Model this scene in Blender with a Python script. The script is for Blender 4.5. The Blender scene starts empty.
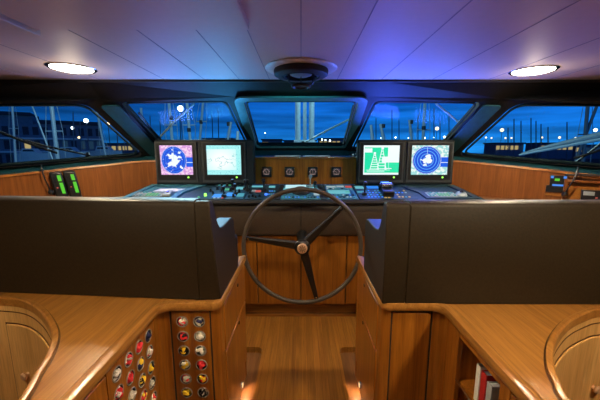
import bpy, bmesh, math, random
from mathutils import Vector, Matrix
random.seed(7)
PI = math.pi
H = 1.6                      # eye height above the wheelhouse floor; heights below are relative to the eye
COL = bpy.context.scene.collection
PITCH = math.radians(9.28)
CP, SP = math.cos(PITCH), math.sin(PITCH)
F = 306.0

def ray(u, v):
    xn, yn = (u-301)/F, (v-200)/F
    return Vector((xn, CP-yn*SP, -SP-yn*CP))
def at(u, v, d):             # point on the sight line (u, v) at forward distance d
    r = ray(u, v); return r*(d/r.y)
def on_plane(u, v, p, n):
    r = ray(u, v); return r*(p.dot(n)/r.dot(n))

# ------------------------------------------------------------------ materials
def new_mat(name):
    m = bpy.data.materials.new(name); m.use_nodes = True
    nt = m.node_tree; b = nt.nodes['Principled BSDF']
    return m, nt, b
def N(nt, typ, **kw):
    n = nt.nodes.new(typ)
    for k, v in kw.items(): setattr(n, k, v)
    return n
def plain(name, col, rough=.5, metal=0., coat=0., noise=.12, nscale=30., bump=0., spec=.5):
    m, nt, b = new_mat(name)
    tc = N(nt, 'ShaderNodeTexCoord'); nz = N(nt, 'ShaderNodeTexNoise'); nz.inputs['Scale'].default_value = nscale
    nz.inputs['Detail'].default_value = 4
    cr = N(nt, 'ShaderNodeValToRGB')
    a = [max(0, c*(1-noise)) for c in col]; e = [min(1, c*(1+noise)) for c in col]
    cr.color_ramp.elements[0].color = (*a, 1); cr.color_ramp.elements[1].color = (*e, 1)
    cr.color_ramp.elements[0].position = .3; cr.color_ramp.elements[1].position = .7
    nt.links.new(tc.outputs['Object'], nz.inputs['Vector']); nt.links.new(nz.outputs['Fac'], cr.inputs['Fac'])
    nt.links.new(cr.outputs['Color'], b.inputs['Base Color'])
    b.inputs['Roughness'].default_value = rough; b.inputs['Metallic'].default_value = metal
    b.inputs['Coat Weight'].default_value = coat; b.inputs['Coat Roughness'].default_value = .15
    b.inputs['Specular IOR Level'].default_value = spec
    if bump:
        bp = N(nt, 'ShaderNodeBump'); bp.inputs['Strength'].default_value = bump; bp.inputs['Distance'].default_value = .002
        nt.links.new(nz.outputs['Fac'], bp.inputs['Height']); nt.links.new(bp.outputs['Normal'], b.inputs['Normal'])
    return m
def emit(name, col, strength):
    m, nt, b = new_mat(name)
    b.inputs['Base Color'].default_value = (0.02, .02, .02, 1)
    b.inputs['Emission Color'].default_value = (*col, 1); b.inputs['Emission Strength'].default_value = strength
    return m
def wood(name, axis, light, dark, rough=.3, coat=.25, strips=None):
    m, nt, b = new_mat(name); L = nt.links.new
    tc = N(nt, 'ShaderNodeTexCoord'); mp = N(nt, 'ShaderNodeMapping')
    s = [34., 34., 34.]; s['xyz'.index(axis)] = 1.6
    mp.inputs['Scale'].default_value = s
    L(tc.outputs['Object'], mp.inputs['Vector'])
    n1 = N(nt, 'ShaderNodeTexNoise'); n1.inputs['Scale'].default_value = 1.0; n1.inputs['Detail'].default_value = 6; n1.inputs['Distortion'].default_value = .6
    L(mp.outputs['Vector'], n1.inputs['Vector'])
    n2 = N(nt, 'ShaderNodeTexNoise'); n2.inputs['Scale'].default_value = 5.0; n2.inputs['Detail'].default_value = 3
    L(mp.outputs['Vector'], n2.inputs['Vector'])
    n3 = N(nt, 'ShaderNodeTexNoise'); n3.inputs['Scale'].default_value = 2.2; n3.inputs['Detail'].default_value = 2
    L(tc.outputs['Object'], n3.inputs['Vector'])
    cr = N(nt, 'ShaderNodeValToRGB')
    cr.color_ramp.elements[0].color = (*dark, 1); cr.color_ramp.elements[0].position = .28
    cr.color_ramp.elements[1].color = (*light, 1); cr.color_ramp.elements[1].position = .72
    L(n1.outputs['Fac'], cr.inputs['Fac'])
    c2 = N(nt, 'ShaderNodeValToRGB')
    c2.color_ramp.elements[0].color = (.62, .58, .55, 1); c2.color_ramp.elements[0].position = .34
    c2.color_ramp.elements[1].color = (1, 1, 1, 1); c2.color_ramp.elements[1].position = .56
    L(n2.outputs['Fac'], c2.inputs['Fac'])
    mx = N(nt, 'ShaderNodeMix', data_type='RGBA', blend_type='MULTIPLY'); mx.inputs['Factor'].default_value = .55
    L(cr.outputs['Color'], mx.inputs['A']); L(c2.outputs['Color'], mx.inputs['B'])
    c3 = N(nt, 'ShaderNodeValToRGB')
    c3.color_ramp.elements[0].color = (.8, .78, .76, 1); c3.color_ramp.elements[1].color = (1.0, 1.0, 1.0, 1)
    L(n3.outputs['Fac'], c3.inputs['Fac'])
    m2 = N(nt, 'ShaderNodeMix', data_type='RGBA', blend_type='MULTIPLY'); m2.inputs['Factor'].default_value = .8
    L(mx.outputs['Result'], m2.inputs['A']); L(c3.outputs['Color'], m2.inputs['B'])
    out = m2.outputs['Result']
    if strips:                              # narrow planks along Y with dark caulking
        sx = N(nt, 'ShaderNodeSeparateXYZ'); L(tc.outputs['Object'], sx.inputs[0])
        d = N(nt, 'ShaderNodeMath', operation='DIVIDE'); d.inputs[1].default_value = strips; L(sx.outputs['X'], d.inputs[0])
        fl = N(nt, 'ShaderNodeMath', operation='FLOOR'); L(d.outputs[0], fl.inputs[0])
        wn = N(nt, 'ShaderNodeTexWhiteNoise', noise_dimensions='1D'); L(fl.outputs[0], wn.inputs['W'])
        fr = N(nt, 'ShaderNodeMath', operation='FRACT'); L(d.outputs[0], fr.inputs[0])
        lt = N(nt, 'ShaderNodeMath', operation='LESS_THAN'); lt.inputs[1].default_value = .06; L(fr.outputs[0], lt.inputs[0])
        mr = N(nt, 'ShaderNodeMapRange'); mr.inputs['To Min'].default_value = .78; mr.inputs['To Max'].default_value = 1.08
        L(wn.outputs['Value'], mr.inputs['Value'])
        hv = N(nt, 'ShaderNodeHueSaturation'); L(mr.outputs['Result'], hv.inputs['Value']); L(out, hv.inputs['Color'])
        m3 = N(nt, 'ShaderNodeMix', data_type='RGBA'); L(lt.outputs[0], m3.inputs['Factor']); L(hv.outputs['Color'], m3.inputs['A'])
        m3.inputs['B'].default_value = (dark[0]*.7, dark[1]*.65, dark[2]*.6, 1); out = m3.outputs['Result']
    L(out, b.inputs['Base Color'])
    b.inputs['Roughness'].default_value = rough
    b.inputs['Coat Weight'].default_value = coat; b.inputs['Coat Roughness'].default_value = .12
    bp = N(nt, 'ShaderNodeBump'); bp.inputs['Strength'].default_value = .08; bp.inputs['Distance'].default_value = .002
    L(n2.outputs['Fac'], bp.inputs['Height']); L(bp.outputs['Normal'], b.inputs['Normal'])
    return m

TL, TD = (.50, .235, .055), (.27, .105, .018)
M = {}
M['wood_y'] = wood('teak_along_y', 'y', (.45, .205, .045), (.26, .103, .017), rough=.28)
M['wood_z'] = wood('teak_upright', 'z', (.44, .158, .018), (.225, .066, .006), rough=.32)
M['wood_z_lit'] = wood('teak_recess_lit', 'z', (.86, .53, .20), (.70, .39, .12), rough=.35)  # lamplight on the recess walls is put into a paler teak
M['wood_x'] = wood('teak_along_x', 'x', (.46, .195, .04), (.26, .09, .014), rough=.28)
M['wood_rim'] = wood('teak_rim', 'y', (.47, .215, .048), (.28, .112, .018), rough=.3)
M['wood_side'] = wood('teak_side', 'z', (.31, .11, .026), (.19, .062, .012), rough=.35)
M['joint'] = plain('joint_line', (.10, .042, .010), .5)
M['floor'] = wood('teak_deck', 'y', (.47, .21, .036), (.28, .11, .016), rough=.3, coat=.3, strips=.048)
M['floor_low'] = wood('teak_gutter', 'y', (.26, .12, .045), (.15, .065, .022), rough=.35)
M['leather'] = plain('brown_leather', (.023, .015, .007), .5, noise=.2, nscale=90, bump=.25, spec=.3)
M['pad'] = plain('taupe_leather', (.075, .052, .036), .42, noise=.15, nscale=90, bump=.2)
M['black'] = plain('black_plastic', (.012, .013, .015), .35)
M['matte'] = plain('black_matte', (.02, .02, .022), .6)
M['dark_trim'] = plain('dark_lining', (.007, .008, .008), .65, noise=.2, nscale=60, bump=.1, spec=.25)
M['frame'] = plain('window_frame_paint', (.010, .022, .026), .6, spec=.2)
M['teal_glow_trim'] = plain('teal_glow_lining', (.08, .22, .23), .42); M['coaming'] = plain('coaming_glow_tint', (.010, .065, .080), .5, spec=.3)  # teal glow on the dark lining is put into these two colours
M['ceil'] = plain('ceiling_panel', (.70, .58, .55), .55, noise=.02)
M['seam'] = plain('seam_shadow_gap', (.36, .30, .36), .7)
M['white'] = plain('white_paint', (.75, .74, .72), .4)
M['chrome'] = plain('chrome', (.75, .75, .76), .18, metal=1, noise=.03)
M['clear_ring'] = plain('pale_ring', (.50, .46, .40), .2, noise=.1, metal=.4)
M['bronze'] = plain('bronze', (.72, .46, .28), .35, metal=.4)
M['wheel_rim'] = plain('rim_leather', (.085, .066, .05), .4, noise=.15, nscale=80, bump=.15)
M['spoke'] = plain('spoke_enamel', (.012, .010, .009), .3, coat=.35, noise=.05)
M['dash'] = plain('dash_panel', (.016, .048, .066), .5)
M['panel_blue'] = plain('panel_plate', (.05, .20, .28), .45)
M['panel_grey'] = plain('panel_grey', (.30, .36, .38), .35)
M['housing'] = plain('display_housing', (.010, .016, .022), .5, spec=.25)
M['bezel'] = plain('display_bezel', (.035, .045, .052), .42)
M['paper'] = plain('paper', (.80, .82, .84), .6, noise=.03)
M['red'] = plain('flag_red', (.78, .03, .04), .75)
M['yellow'] = plain('flag_yellow', (.90, .58, .02), .75)
M['navy'] = plain('flag_navy', (.012, .016, .09), .75)
M['cream'] = plain('flag_cream', (.82, .76, .66), .75)
M['fblack'] = plain('flag_black', (.012, .012, .014), .8)
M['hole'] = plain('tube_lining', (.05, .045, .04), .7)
M['green_lcd'] = emit('green_display', (.12, .9, .03), .65)
M['green_led'] = emit('green_led', (.35, 1., .10), 2.)
M['gkey'] = emit('green_key', (.15, .85, .35), .45)
M['blue_led'] = emit('blue_led', (.05, .18, 1.), 2.)
M['bkey'] = emit('blue_key', (.06, .30, 1.), .8)
M['tkey'] = emit('teal_key', (.10, .55, .62), .5)
M['rkey'] = emit('red_key', (1., .15, .12), .55)
M['wkey'] = emit('pale_key', (.62, .80, .85), .55)
M['okey'] = emit('amber_key', (1., .62, .15), .6)
M['teal_lcd'] = emit('teal_display', (.18, .62, .70), .75)
M['pale_lcd'] = emit('pale_display', (.60, .92, .95), .9)
M['blue_lcd'] = emit('blue_display', (.02, .25, .9), .9)
M['lamp'] = emit('lamp_lens', (1., .93, .80), 14.)
M['step'] = emit('step_lens', (1., .66, .34), 1.6)
M['dial'] = plain('dial_face', (.03, .03, .032), .4)
M['dial_mark'] = emit('dial_marks', (.95, .62, .58), .32)
M['book_white'] = plain('book_white', (.72, .70, .66), .6)
M['book_red'] = plain('book_red', (.45, .02, .02), .5)
M['book_grey'] = plain('book_grey', (.34, .36, .36), .6)

def glass_mat():
    m = bpy.data.materials.new('window_glass'); m.use_nodes = True; nt = m.node_tree; nt.nodes.clear()
    o = N(nt, 'ShaderNodeOutputMaterial'); t = N(nt, 'ShaderNodeBsdfTransparent'); g = N(nt, 'ShaderNodeBsdfGlossy'); x = N(nt, 'ShaderNodeMixShader')
    t.inputs[0].default_value = (.90, .96, .97, 1); g.inputs['Roughness'].default_value = .02
    lw = N(nt, 'ShaderNodeLayerWeight'); pw = N(nt, 'ShaderNodeMath', operation='POWER'); pw.inputs[1].default_value = 5
    ml = N(nt, 'ShaderNodeMath', operation='MULTIPLY_ADD'); ml.inputs[1].default_value = .06; ml.inputs[2].default_value = .003
    nt.links.new(lw.outputs['Facing'], pw.inputs[0]); nt.links.new(pw.outputs[0], ml.inputs[0])
    nt.links.new(ml.outputs[0], x.inputs[0]); nt.links.new(t.outputs[0], x.inputs[1]); nt.links.new(g.outputs[0], x.inputs[2]); nt.links.new(x.outputs[0], o.inputs[0])
    return m
M['glass'] = glass_mat()
def clear_mat():
    m = glass_mat(); m.name = 'cabinet_glass'; return m
M['cglass'] = clear_mat()

# exterior
M['mast'] = plain('mast_alloy', (.42, .52, .55), .45)
M['mast_far'] = plain('mast_far', (.12, .16, .20), .6)
M['rig'] = plain('rigging', (.30, .38, .42), .5)
M['sea'] = plain('harbour_water', (.008, .02, .045), .15, nscale=.6, noise=.5)
M['quay'] = plain('quay_stone', (.05, .06, .08), .8)
M['bldg'] = plain('harbour_building', (.13, .17, .24), .7, nscale=2)
M['bldg_dk'] = plain('harbour_roof', (.03, .04, .06), .8, nscale=2)
M['win_lit'] = emit('lit_window', (1., .70, .28), .5)
M['win_dim'] = emit('dim_window', (.10, .30, .60), .10)
M['street'] = emit('street_bulb', (1., .72, .40), 2.6)
M['street_w'] = emit('flood_bulb', (.82, .95, 1.), 9.)
M['deck_white'] = plain('gelcoat', (.55, .66, .68), .35)

# ------------------------------------------------------------------ mesh builder
class MB:
    def __init__(s): s.v = []; s.f = []; s.mi = []; s.mats = []
    def mat(s, m):
        if m not in s.mats: s.mats.append(m)
        s.cur = s.mats.index(m); return s
    def add(s, vs, fs):
        o = len(s.v); s.v += [Vector(p) for p in vs]
        if not s.mats: s.cur = 0
        for f in fs: s.f.append([i+o for i in f]); s.mi.append(s.cur)
        return s
    def box(s, x0, x1, y0, y1, z0, z1):
        return s.add([(x, y, z) for x in (x0, x1) for y in (y0, y1) for z in (z0, z1)],
                     [(0, 1, 3, 2), (4, 6, 7, 5), (0, 4, 5, 1), (2, 3, 7, 6), (0, 2, 6, 4), (1, 5, 7, 3)])
    def obox(s, c, ax, ay, az):
        c = Vector(c); vs = []
        for i in (-1, 1):
            for j in (-1, 1):
                for k in (-1, 1): vs.append(c+ax*i+ay*j+az*k)
        return s.add(vs, [(0, 1, 3, 2), (4, 6, 7, 5), (0, 4, 5, 1), (2, 3, 7, 6), (0, 2, 6, 4), (1, 5, 7, 3)])
    def cyl(s, p0, p1, r0, r1=None, n=16, caps=True):
        if r1 is None: r1 = r0
        p0, p1 = Vector(p0), Vector(p1); d = (p1-p0).normalized()
        a = d.orthogonal().normalized(); b = d.cross(a)
        vs = [p+(a*math.cos(2*PI*i/n)+b*math.sin(2*PI*i/n))*r for p, r in ((p0, r0), (p1, r1)) for i in range(n)]
        fs = [(i, (i+1) % n, n+(i+1) % n, n+i) for i in range(n)]
        if caps: fs += [tuple(range(n-1, -1, -1)), tuple(range(n, 2*n))]
        return s.add(vs, fs)
    def tube(s, pts, r, n=8, closed=False):
        pts = [Vector(p) for p in pts]; k = len(pts); vs = []; fs = []; prev = None
        for i, p in enumerate(pts):
            if closed: t = pts[(i+1) % k]-pts[i-1]
            else: t = pts[min(i+1, k-1)]-pts[max(i-1, 0)]
            t.normalize()
            if prev is None: a = t.orthogonal().normalized()
            else:
                a = prev-t*prev.dot(t)
                a = a.normalized() if a.length > 1e-6 else t.orthogonal().normalized()
            prev = a; b = t.cross(a)
            rr = r[i] if isinstance(r, (list, tuple)) else r
            vs += [p+(a*math.cos(2*PI*j/n)+b*math.sin(2*PI*j/n))*rr for j in range(n)]
        for i in range(k if closed else k-1):
            o, q = i*n, ((i+1) % k)*n
            fs += [(o+j, o+(j+1) % n, q+(j+1) % n, q+j) for j in range(n)]
        if not closed: fs += [tuple(range(n-1, -1, -1)), tuple(range((k-1)*n, k*n))]
        return s.add(vs, fs)
    def torus(s, c, axis, R, r, n=40, k=8):
        axis = Vector(axis).normalized(); a = axis.orthogonal().normalized(); b = axis.cross(a); c = Vector(c); vs = []; fs = []
        for i in range(n):
            t = 2*PI*i/n; d = a*math.cos(t)+b*math.sin(t)
            for j in range(k):
                q = 2*PI*j/k; vs.append(c+d*(R+r*math.cos(q))+axis*(r*math.sin(q)))
        for i in range(n):
            for j in range(k):
                i2, j2 = (i+1) % n, (j+1) % k
                fs.append((i*k+j, i2*k+j, i2*k+j2, i*k+j2))
        return s.add(vs, fs)
    def lathe(s, prof, c, axis=(0, 0, 1), n=32):          # prof: (radius, height along axis)
        axis = Vector(axis).normalized(); a = axis.orthogonal().normalized(); b = axis.cross(a); c = Vector(c); vs = []; fs = []
        for r, h in prof:
            for i in range(n):
                t = 2*PI*i/n; vs.append(c+axis*h+(a*math.cos(t)+b*math.sin(t))*r)
        for j in range(len(prof)-1):
            for i in range(n):
                fs.append((j*n+i, j*n+(i+1) % n, (j+1)*n+(i+1) % n, (j+1)*n+i))
        fs += [tuple(range(n-1, -1, -1)), tuple(range((len(prof)-1)*n, len(prof)*n))]
        return s.add(vs, fs)
    def sphere(s, c, r, n=16, sc=(1, 1, 1)):
        c = Vector(c); prof = [(max(1e-4, math.sin(PI*i/(n//2))), -math.cos(PI*i/(n//2))) for i in range(n//2+1)]
        vs = []; fs = []
        for q, h in prof:
            for i in range(n):
                t = 2*PI*i/n; vs.append(c+Vector((q*math.cos(t)*r*sc[0], q*math.sin(t)*r*sc[1], h*r*sc[2])))
        for j in range(len(prof)-1):
            for i in range(n): fs.append((j*n+i, j*n+(i+1) % n, (j+1)*n+(i+1) % n, (j+1)*n+i))
        return s.add(vs, fs)
    def prism(s, poly, ext):                              # poly: 3D points, ext: vector
        k = len(poly); e = Vector(ext); p = [Vector(q) for q in poly]
        return s.add(p+[q+e for q in p], [tuple(range(k-1, -1, -1)), tuple(range(k, 2*k))]+[(i, (i+1) % k, k+(i+1) % k, k+i) for i in range(k)])
    def sweep(s, path, prof, closed=False):               # path: xy(z) ; prof: (offset to the left of travel, z) closed loop
        k = len(path); n = len(prof); P = [Vector((p[0], p[1], p[2] if len(p) > 2 else 0)) for p in path]; vs = []; fs = []
        for i in range(k):
            t0 = (P[i]-P[i-1]) if (i > 0 or closed) else (P[1]-P[0])
            t1 = (P[(i+1) % k]-P[i]) if (i < k-1 or closed) else (P[i]-P[i-1])
            t0 = Vector((t0.x, t0.y, 0)).normalized(); t1 = Vector((t1.x, t1.y, 0)).normalized()
            n0 = Vector((-t0.y, t0.x, 0)); n1 = Vector((-t1.y, t1.x, 0)); m = (n0+n1)
            m = m/max(.25, (1+n0.dot(n1)))
            for o, z in prof: vs.append(P[i]+m*o+Vector((0, 0, z)))
        for i in range(k if closed else k-1):
            a, b = i*n, ((i+1) % k)*n
            fs += [(a+j, a+(j+1) % n, b+(j+1) % n, b+j) for j in range(n)]
        if not closed: fs += [tuple(range(n-1, -1, -1)), tuple(range((k-1)*n, k*n))]
        return s.add(vs, fs)
    def build(s, name, mat=None, parent=None, bevel=0, seg=2, smooth=35, pivot=None):
        me = bpy.data.meshes.new(name); off = Vector((0, 0, H))
        if parent is not None: base = parent_world(parent)
        else:
            if pivot is None:
                xs = [v.x for v in s.v]; ys = [v.y for v in s.v]; zs = [v.z for v in s.v]
                base = Vector(((min(xs)+max(xs))/2, (min(ys)+max(ys))/2, min(zs)))+off
            else: base = Vector(pivot)+off
        me.from_pydata([v+off-base for v in s.v], [], s.f); me.update()
        ms = s.mats if s.mats else [mat]
        for m in ms: me.materials.append(M[m] if isinstance(m, str) else m)
        for p, i in zip(me.polygons, s.mi): p.material_index = i
        bm = bmesh.new(); bm.from_mesh(me); bmesh.ops.recalc_face_normals(bm, faces=bm.faces); bm.to_mesh(me); bm.free()
        if smooth:
            me.shade_smooth(); me.set_sharp_from_angle(angle=math.radians(smooth))
        o = bpy.data.objects.new(name, me); COL.objects.link(o)
        if parent is not None: o.parent = parent
        else: o.location = base
        if bevel:
            b = o.modifiers.new('bevel', 'BEVEL'); b.width = bevel; b.segments = seg; b.limit_method = 'ANGLE'; b.angle_limit = math.radians(35)
            b.harden_normals = False
        return o
def parent_world(o):
    p = Vector((0, 0, 0))
    while o is not None: p += o.location; o = o.parent
    return p
def tag(o, label, cat, group=None, kind=None):
    o['label'] = label; o['category'] = cat
    if group: o['group'] = group
    if kind: o['kind'] = kind
    return o
def thing(name, loc, label, cat, group=None):
    o = bpy.data.objects.new(name, None); COL.objects.link(o); o.location = Vector(loc)+Vector((0, 0, H)); o.empty_display_size = .05
    return tag(o, label, cat, group)
def struct(o): o['kind'] = 'structure'; return o
def copy_tree(o, parent=None):
    kids = list(o.children); c = o.copy(); COL.objects.link(c)
    if parent is not None: c.parent = parent
    for k in kids: copy_tree(k, c)
    return c
def arc(c, r, a0, a1, n=8):
    return [(c[0]+r*math.cos(math.radians(a0+(a1-a0)*i/n)), c[1]+r*math.sin(math.radians(a0+(a1-a0)*i/n))) for i in range(n+1)]
def smooth_path(pts, n=6):
    P = [Vector(p) for p in pts]; P = [P[0]*2-P[1]]+P+[P[-1]*2-P[-2]]; out = []
    for i in range(1, len(P)-2):
        p0, p1, p2, p3 = P[i-1:i+3]
        for k in range(n):
            t = k/n
            out.append(.5*((2*p1)+(p2-p0)*t+(2*p0-5*p1+4*p2-p3)*t*t+(3*p1-p0-3*p2+p3)*t**3))
    out.append(P[-2]); return out

# ------------------------------------------------------------------ setting: floor, ceiling, hidden walls
FZ = -1.6
def deck_outline():
    pts = [(-2.6, 2.86), (2.6, 2.86), (2.6, 2.36)]
    pts += [(.40, 2.36)] + [(.313-.0, 2.36-.0)] if False else []
    return pts
# raised centre deck with rounded gutters beside the cabinets
r = .05
pl = [(-2.6, 2.95), (-2.6, 2.29), (-.313-r, 2.29)] + arc((-.313-r, 2.29-r), r, 90, 0, 6)[1:] + [(-.313, -1.4), (.313, -1.4)] \
     + arc((.313+r, 2.29-r), r, 180, 90, 6) + [(2.6, 2.29), (2.6, 2.95)]
m = MB(); m.prism([(x, y, FZ-.05) for x, y in pl], (0, 0, .05)); fl = struct(m.build('floor', 'floor', pivot=(0, 0, FZ-.05)))
m = MB(); m.box(-2.7, 2.7, -1.5, 2.98, FZ-.10, FZ-.05); struct(m.build('floor_gutter', 'floor_low', pivot=(0, 0, FZ-.1)))

CZ = .52; CE = 2.42
m = MB(); m.box(-2.9, 2.9, -1.5, CE, CZ, CZ+.06); ceiling = struct(m.build('ceiling', 'ceil', pivot=(0, 0, CZ)))
m = MB(); m.box(-1.10, -.215, -1.4, 1.37, CZ-.028, CZ); struct(m.build('ceiling_drop', 'ceil', bevel=.004))
m = MB(); m.box(-2.8, -1.106, -1.4, 1.40, CZ-.044, CZ); struct(m.build('ceiling_drop', 'ceil', bevel=.004))
# fine seams between the ceiling panels
for i, (x, y0) in enumerate([(-1.02, 1.40), (-.72, 1.37), (-.46, 1.37), (-.235, 1.37), (.0, .3), (.27, .3), (.60, .3), (.98, .3), (1.40, .3), (1.85, .3), (-1.5, 1.4), (-1.95, 1.4)]):
    m = MB(); m.box(x-.0022, x+.0022, y0, CE-.005, CZ-.0015, CZ+.001); o = struct(m.build('trim_%d' % (i+1), 'seam'))
for nm, b in (('wall_left', (-2.9, -2.76, -1.5, 2.6)), ('wall_right', (2.76, 2.9, -1.5, 2.6)), ('wall_back', (-2.9, 2.9, -1.6, -1.5))):
    m = MB(); m.box(*b, FZ-.1, CZ+.06); struct(m.build(nm, 'wood_side'))

# ------------------------------------------------------------------ front windows
def quad_plane(a, b, c):
    n = (b-a).cross(c-a).normalized(); return n
def facet_pts(tl, tr, br, bl):
    return [tl, tr, br, bl]
facets = {}
Ct = [at(249.6, 100.2, 2.68), at(355, 100.2, 2.68), at(344, 145, 3.42), at(260.6, 145, 3.42)]
x_t = .470; x_b = .470
Ct = [Vector((-x_t, Ct[0].y, Ct[0].z)), Vector((x_t, Ct[0].y, Ct[0].z)), Vector((x_b, Ct[2].y, Ct[2].z)), Vector((-x_b, Ct[2].y, Ct[2].z))]
BL, BR, TR = at(165, 149, 3.25), at(250, 149, 3.38), at(226, 100.6, 2.70)
n2 = quad_plane(BL, BR, TR); TLp = on_plane(123.5, 101.8, BL, n2)
F2 = [TLp, TR, BR, BL]
BL, BR, TR = at(-70, 171, 2.36), at(141, 154, 3.12), at(86, 104.2, 2.60)
n3 = quad_plane(BL, BR, TR); TLp = on_plane(-70, 104.2, BL, n3)
F3 = [TLp, TR, BR, BL]
mir = lambda q: [Vector((-q[1].x, q[1].y, q[1].z)), Vector((-q[0].x, q[0].y, q[0].z)), Vector((-q[3].x, q[3].y, q[3].z)), Vector((-q[2].x, q[2].y, q[2].z))]
GL = [F3, F2, Ct, mir(F2), mir(F3)]
RAD = [.09, .06, .05, .06, .09]
def inset(q, d, n):          # expand quad outward by d in its plane
    c = sum(q, Vector())/4; out = []
    for i in range(4):
        p0, p1, p2 = q[i-1], q[i], q[(i+1) % 4]
        e0 = (p1-p0).normalized(); e1 = (p2-p1).normalized()
        o0 = e0.cross(n); o1 = e1.cross(n)
        if o0.dot(p1-c) < 0: o0 = -o0
        if o1.dot(p1-c) < 0: o1 = -o1
        out.append(p1+(o0+o1)/(1+o0.dot(o1))*d)
    return out
def round_quad(q, rad, n=6):
    out = []
    for i in range(4):
        p0, p1, p2 = q[i-1], q[i], q[(i+1) % 4]
        a = p1+(p0-p1).normalized()*rad; b = p1+(p2-p1).normalized()*rad
        for k in range(n+1):
            t = k/n; out.append(a*(1-t)**2+p1*2*t*(1-t)+b*t*t)
    return out
opens = []; norms = []
for q in GL:
    n = (q[1]-q[0]).cross(q[3]-q[0]).normalized()
    if n.y > 0: n = -n                              # towards the cabin
    norms.append(n); opens.append([p+n*.018 for p in inset(q, .018, n)])
# shared pillar corners
tops = []; bots = []
tops.append(opens[0][0]+Vector((-.3, 0, .05))); bots.append(opens[0][3]+Vector((-.3, 0, -.03)))
for i in range(4):
    tops.append((opens[i][1]+opens[i+1][0])/2+Vector((0, -.03, .028))); bots.append((opens[i][2]+opens[i+1][3])/2+Vector((0, .03, -.022)))
tops.append(opens[4][1]+Vector((.3, 0, .05))); bots.append(opens[4][2]+Vector((.3, 0, -.03)))
bm = bmesh.new()
def loop_edges(bm, pts):
    vs = [bm.verts.new(p) for p in pts]; return vs, [bm.edges.new((vs[i], vs[(i+1) % len(vs)])) for i in range(len(vs))]
for i in range(5):
    outer = [tops[i], tops[i+1], bots[i+1], bots[i]]
    inner = round_quad(opens[i], RAD[i])
    v0, e0 = loop_edges(bm, outer); v1, e1 = loop_edges(bm, inner)
    bmesh.ops.triangle_fill(bm, use_beauty=True, use_dissolve=False, edges=e0+e1)
    back = [bm.verts.new(p-norms[i]*.06) for p in inner]
    for k in range(len(inner)):
        bm.faces.new((v1[k], v1[(k+1) % len(inner)], back[(k+1) % len(inner)], back[k]))
# header between window heads and the ceiling edge
hd = [Vector((-3.0, CE-.02, CZ+.0))]+[Vector((t.x*1.0, CE, CZ)) for t in tops[1:5]]+[Vector((3.0, CE-.02, CZ))]
lipv = []
for i in range(5):
    a, b = bm.verts.new(hd[i]), bm.verts.new(hd[i+1]); c, d = bm.verts.new(tops[i+1]), bm.verts.new(tops[i])
    bm.faces.new((a, b, c, d))
bmesh.ops.remove_doubles(bm, verts=bm.verts, dist=.0005)
bmesh.ops.recalc_face_normals(bm, faces=bm.faces)
me = bpy.data.meshes.new('wall_front'); bm.to_mesh(me); bm.free()
for v in me.vertices: v.co.z += H
me.materials.append(M['dark_trim']); o = bpy.data.objects.new('wall_front', me); COL.objects.link(o); struct(o)
sol = o.modifiers.new('solid', 'SOLIDIFY'); sol.thickness = .012; sol.offset = 1
# rounded dark lip where header meets ceiling
m = MB(); m.tube([(-2.9, CE-.004, CZ-.004), (0, CE-.004, CZ-.004), (2.9, CE-.004, CZ-.004)], .014, 10); struct(m.build('trim_20', 'matte'))
for i, q in enumerate(GL):
    n = norms[i]; root = bpy.data.objects.new('window_%d' % (i+1), None); COL.objects.link(root); root['kind'] = 'structure'
    c = sum(q, Vector())/4; root.location = c+Vector((0, 0, H))
    lo = round_quad(q, RAD[i]); li = round_quad(inset(q, -.012, n), RAD[i]*.85); k = len(lo)
    m = MB(); vs = [p+n*.012 for p in lo]+[p+n*.012 for p in li]+[p-n*.012 for p in lo]+[p-n*.012 for p in li]
    fs = []
    for j in range(k):
        j2 = (j+1) % k
        fs += [(j, j2, k+j2, k+j), (2*k+j, 2*k+j2, 3*k+j2, 3*k+j), (j, j2, 2*k+j2, 2*k+j), (k+j, k+j2, 3*k+j2, 3*k+j)]
    m.add(vs, fs); struct(m.build('window_frame', 'frame', root))
    m = MB(); m.prism([p-n*.004 for p in li], n*.005); struct(m.build('pane', 'glass', root, smooth=0))

# lining with the teal glow painted in: centre windscreen ring and raked pillar strips
n = norms[2]; lo = round_quad(inset(GL[2], .085, n), .09); li = round_quad(inset(GL[2], .016, n), .055); k = len(lo)
m = MB(); m.add([p+n*.036 for p in lo]+[p+n*.024 for p in li]+[p+n*.02 for p in lo]+[p+n*.0 for p in li], [f for j in range(k) for f in ((j, (j+1) % k, k+(j+1) % k, k+j), (k+j, k+(j+1) % k, 3*k+(j+1) % k, 3*k+j), (j, (j+1) % k, 2*k+(j+1) % k, 2*k+j))])
struct(m.build('trim_30', 'teal_glow_trim'))
for (wf, wi, s_, nm) in ((1, 0, 0, 'trim_31'), (3, 4, 1, 'trim_32')):
    if s_ == 0: a_t, a_b, b_t, b_b = opens[1][0], opens[1][3], opens[0][1], opens[0][2]
    else: a_t, a_b, b_t, b_b = opens[3][1], opens[3][2], opens[4][0], opens[4][3]
    nn = norms[wf]; P4 = [a_t.lerp(b_t, .02), a_b.lerp(b_b, .02), a_b.lerp(b_b, .62), a_t.lerp(b_t, .60)]
    P4 = round_quad([p+nn*.022 for p in P4], .035, 5)
    m = MB(); m.prism(P4, nn*.012); struct(m.build(nm, 'coaming', bevel=.003))

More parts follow.
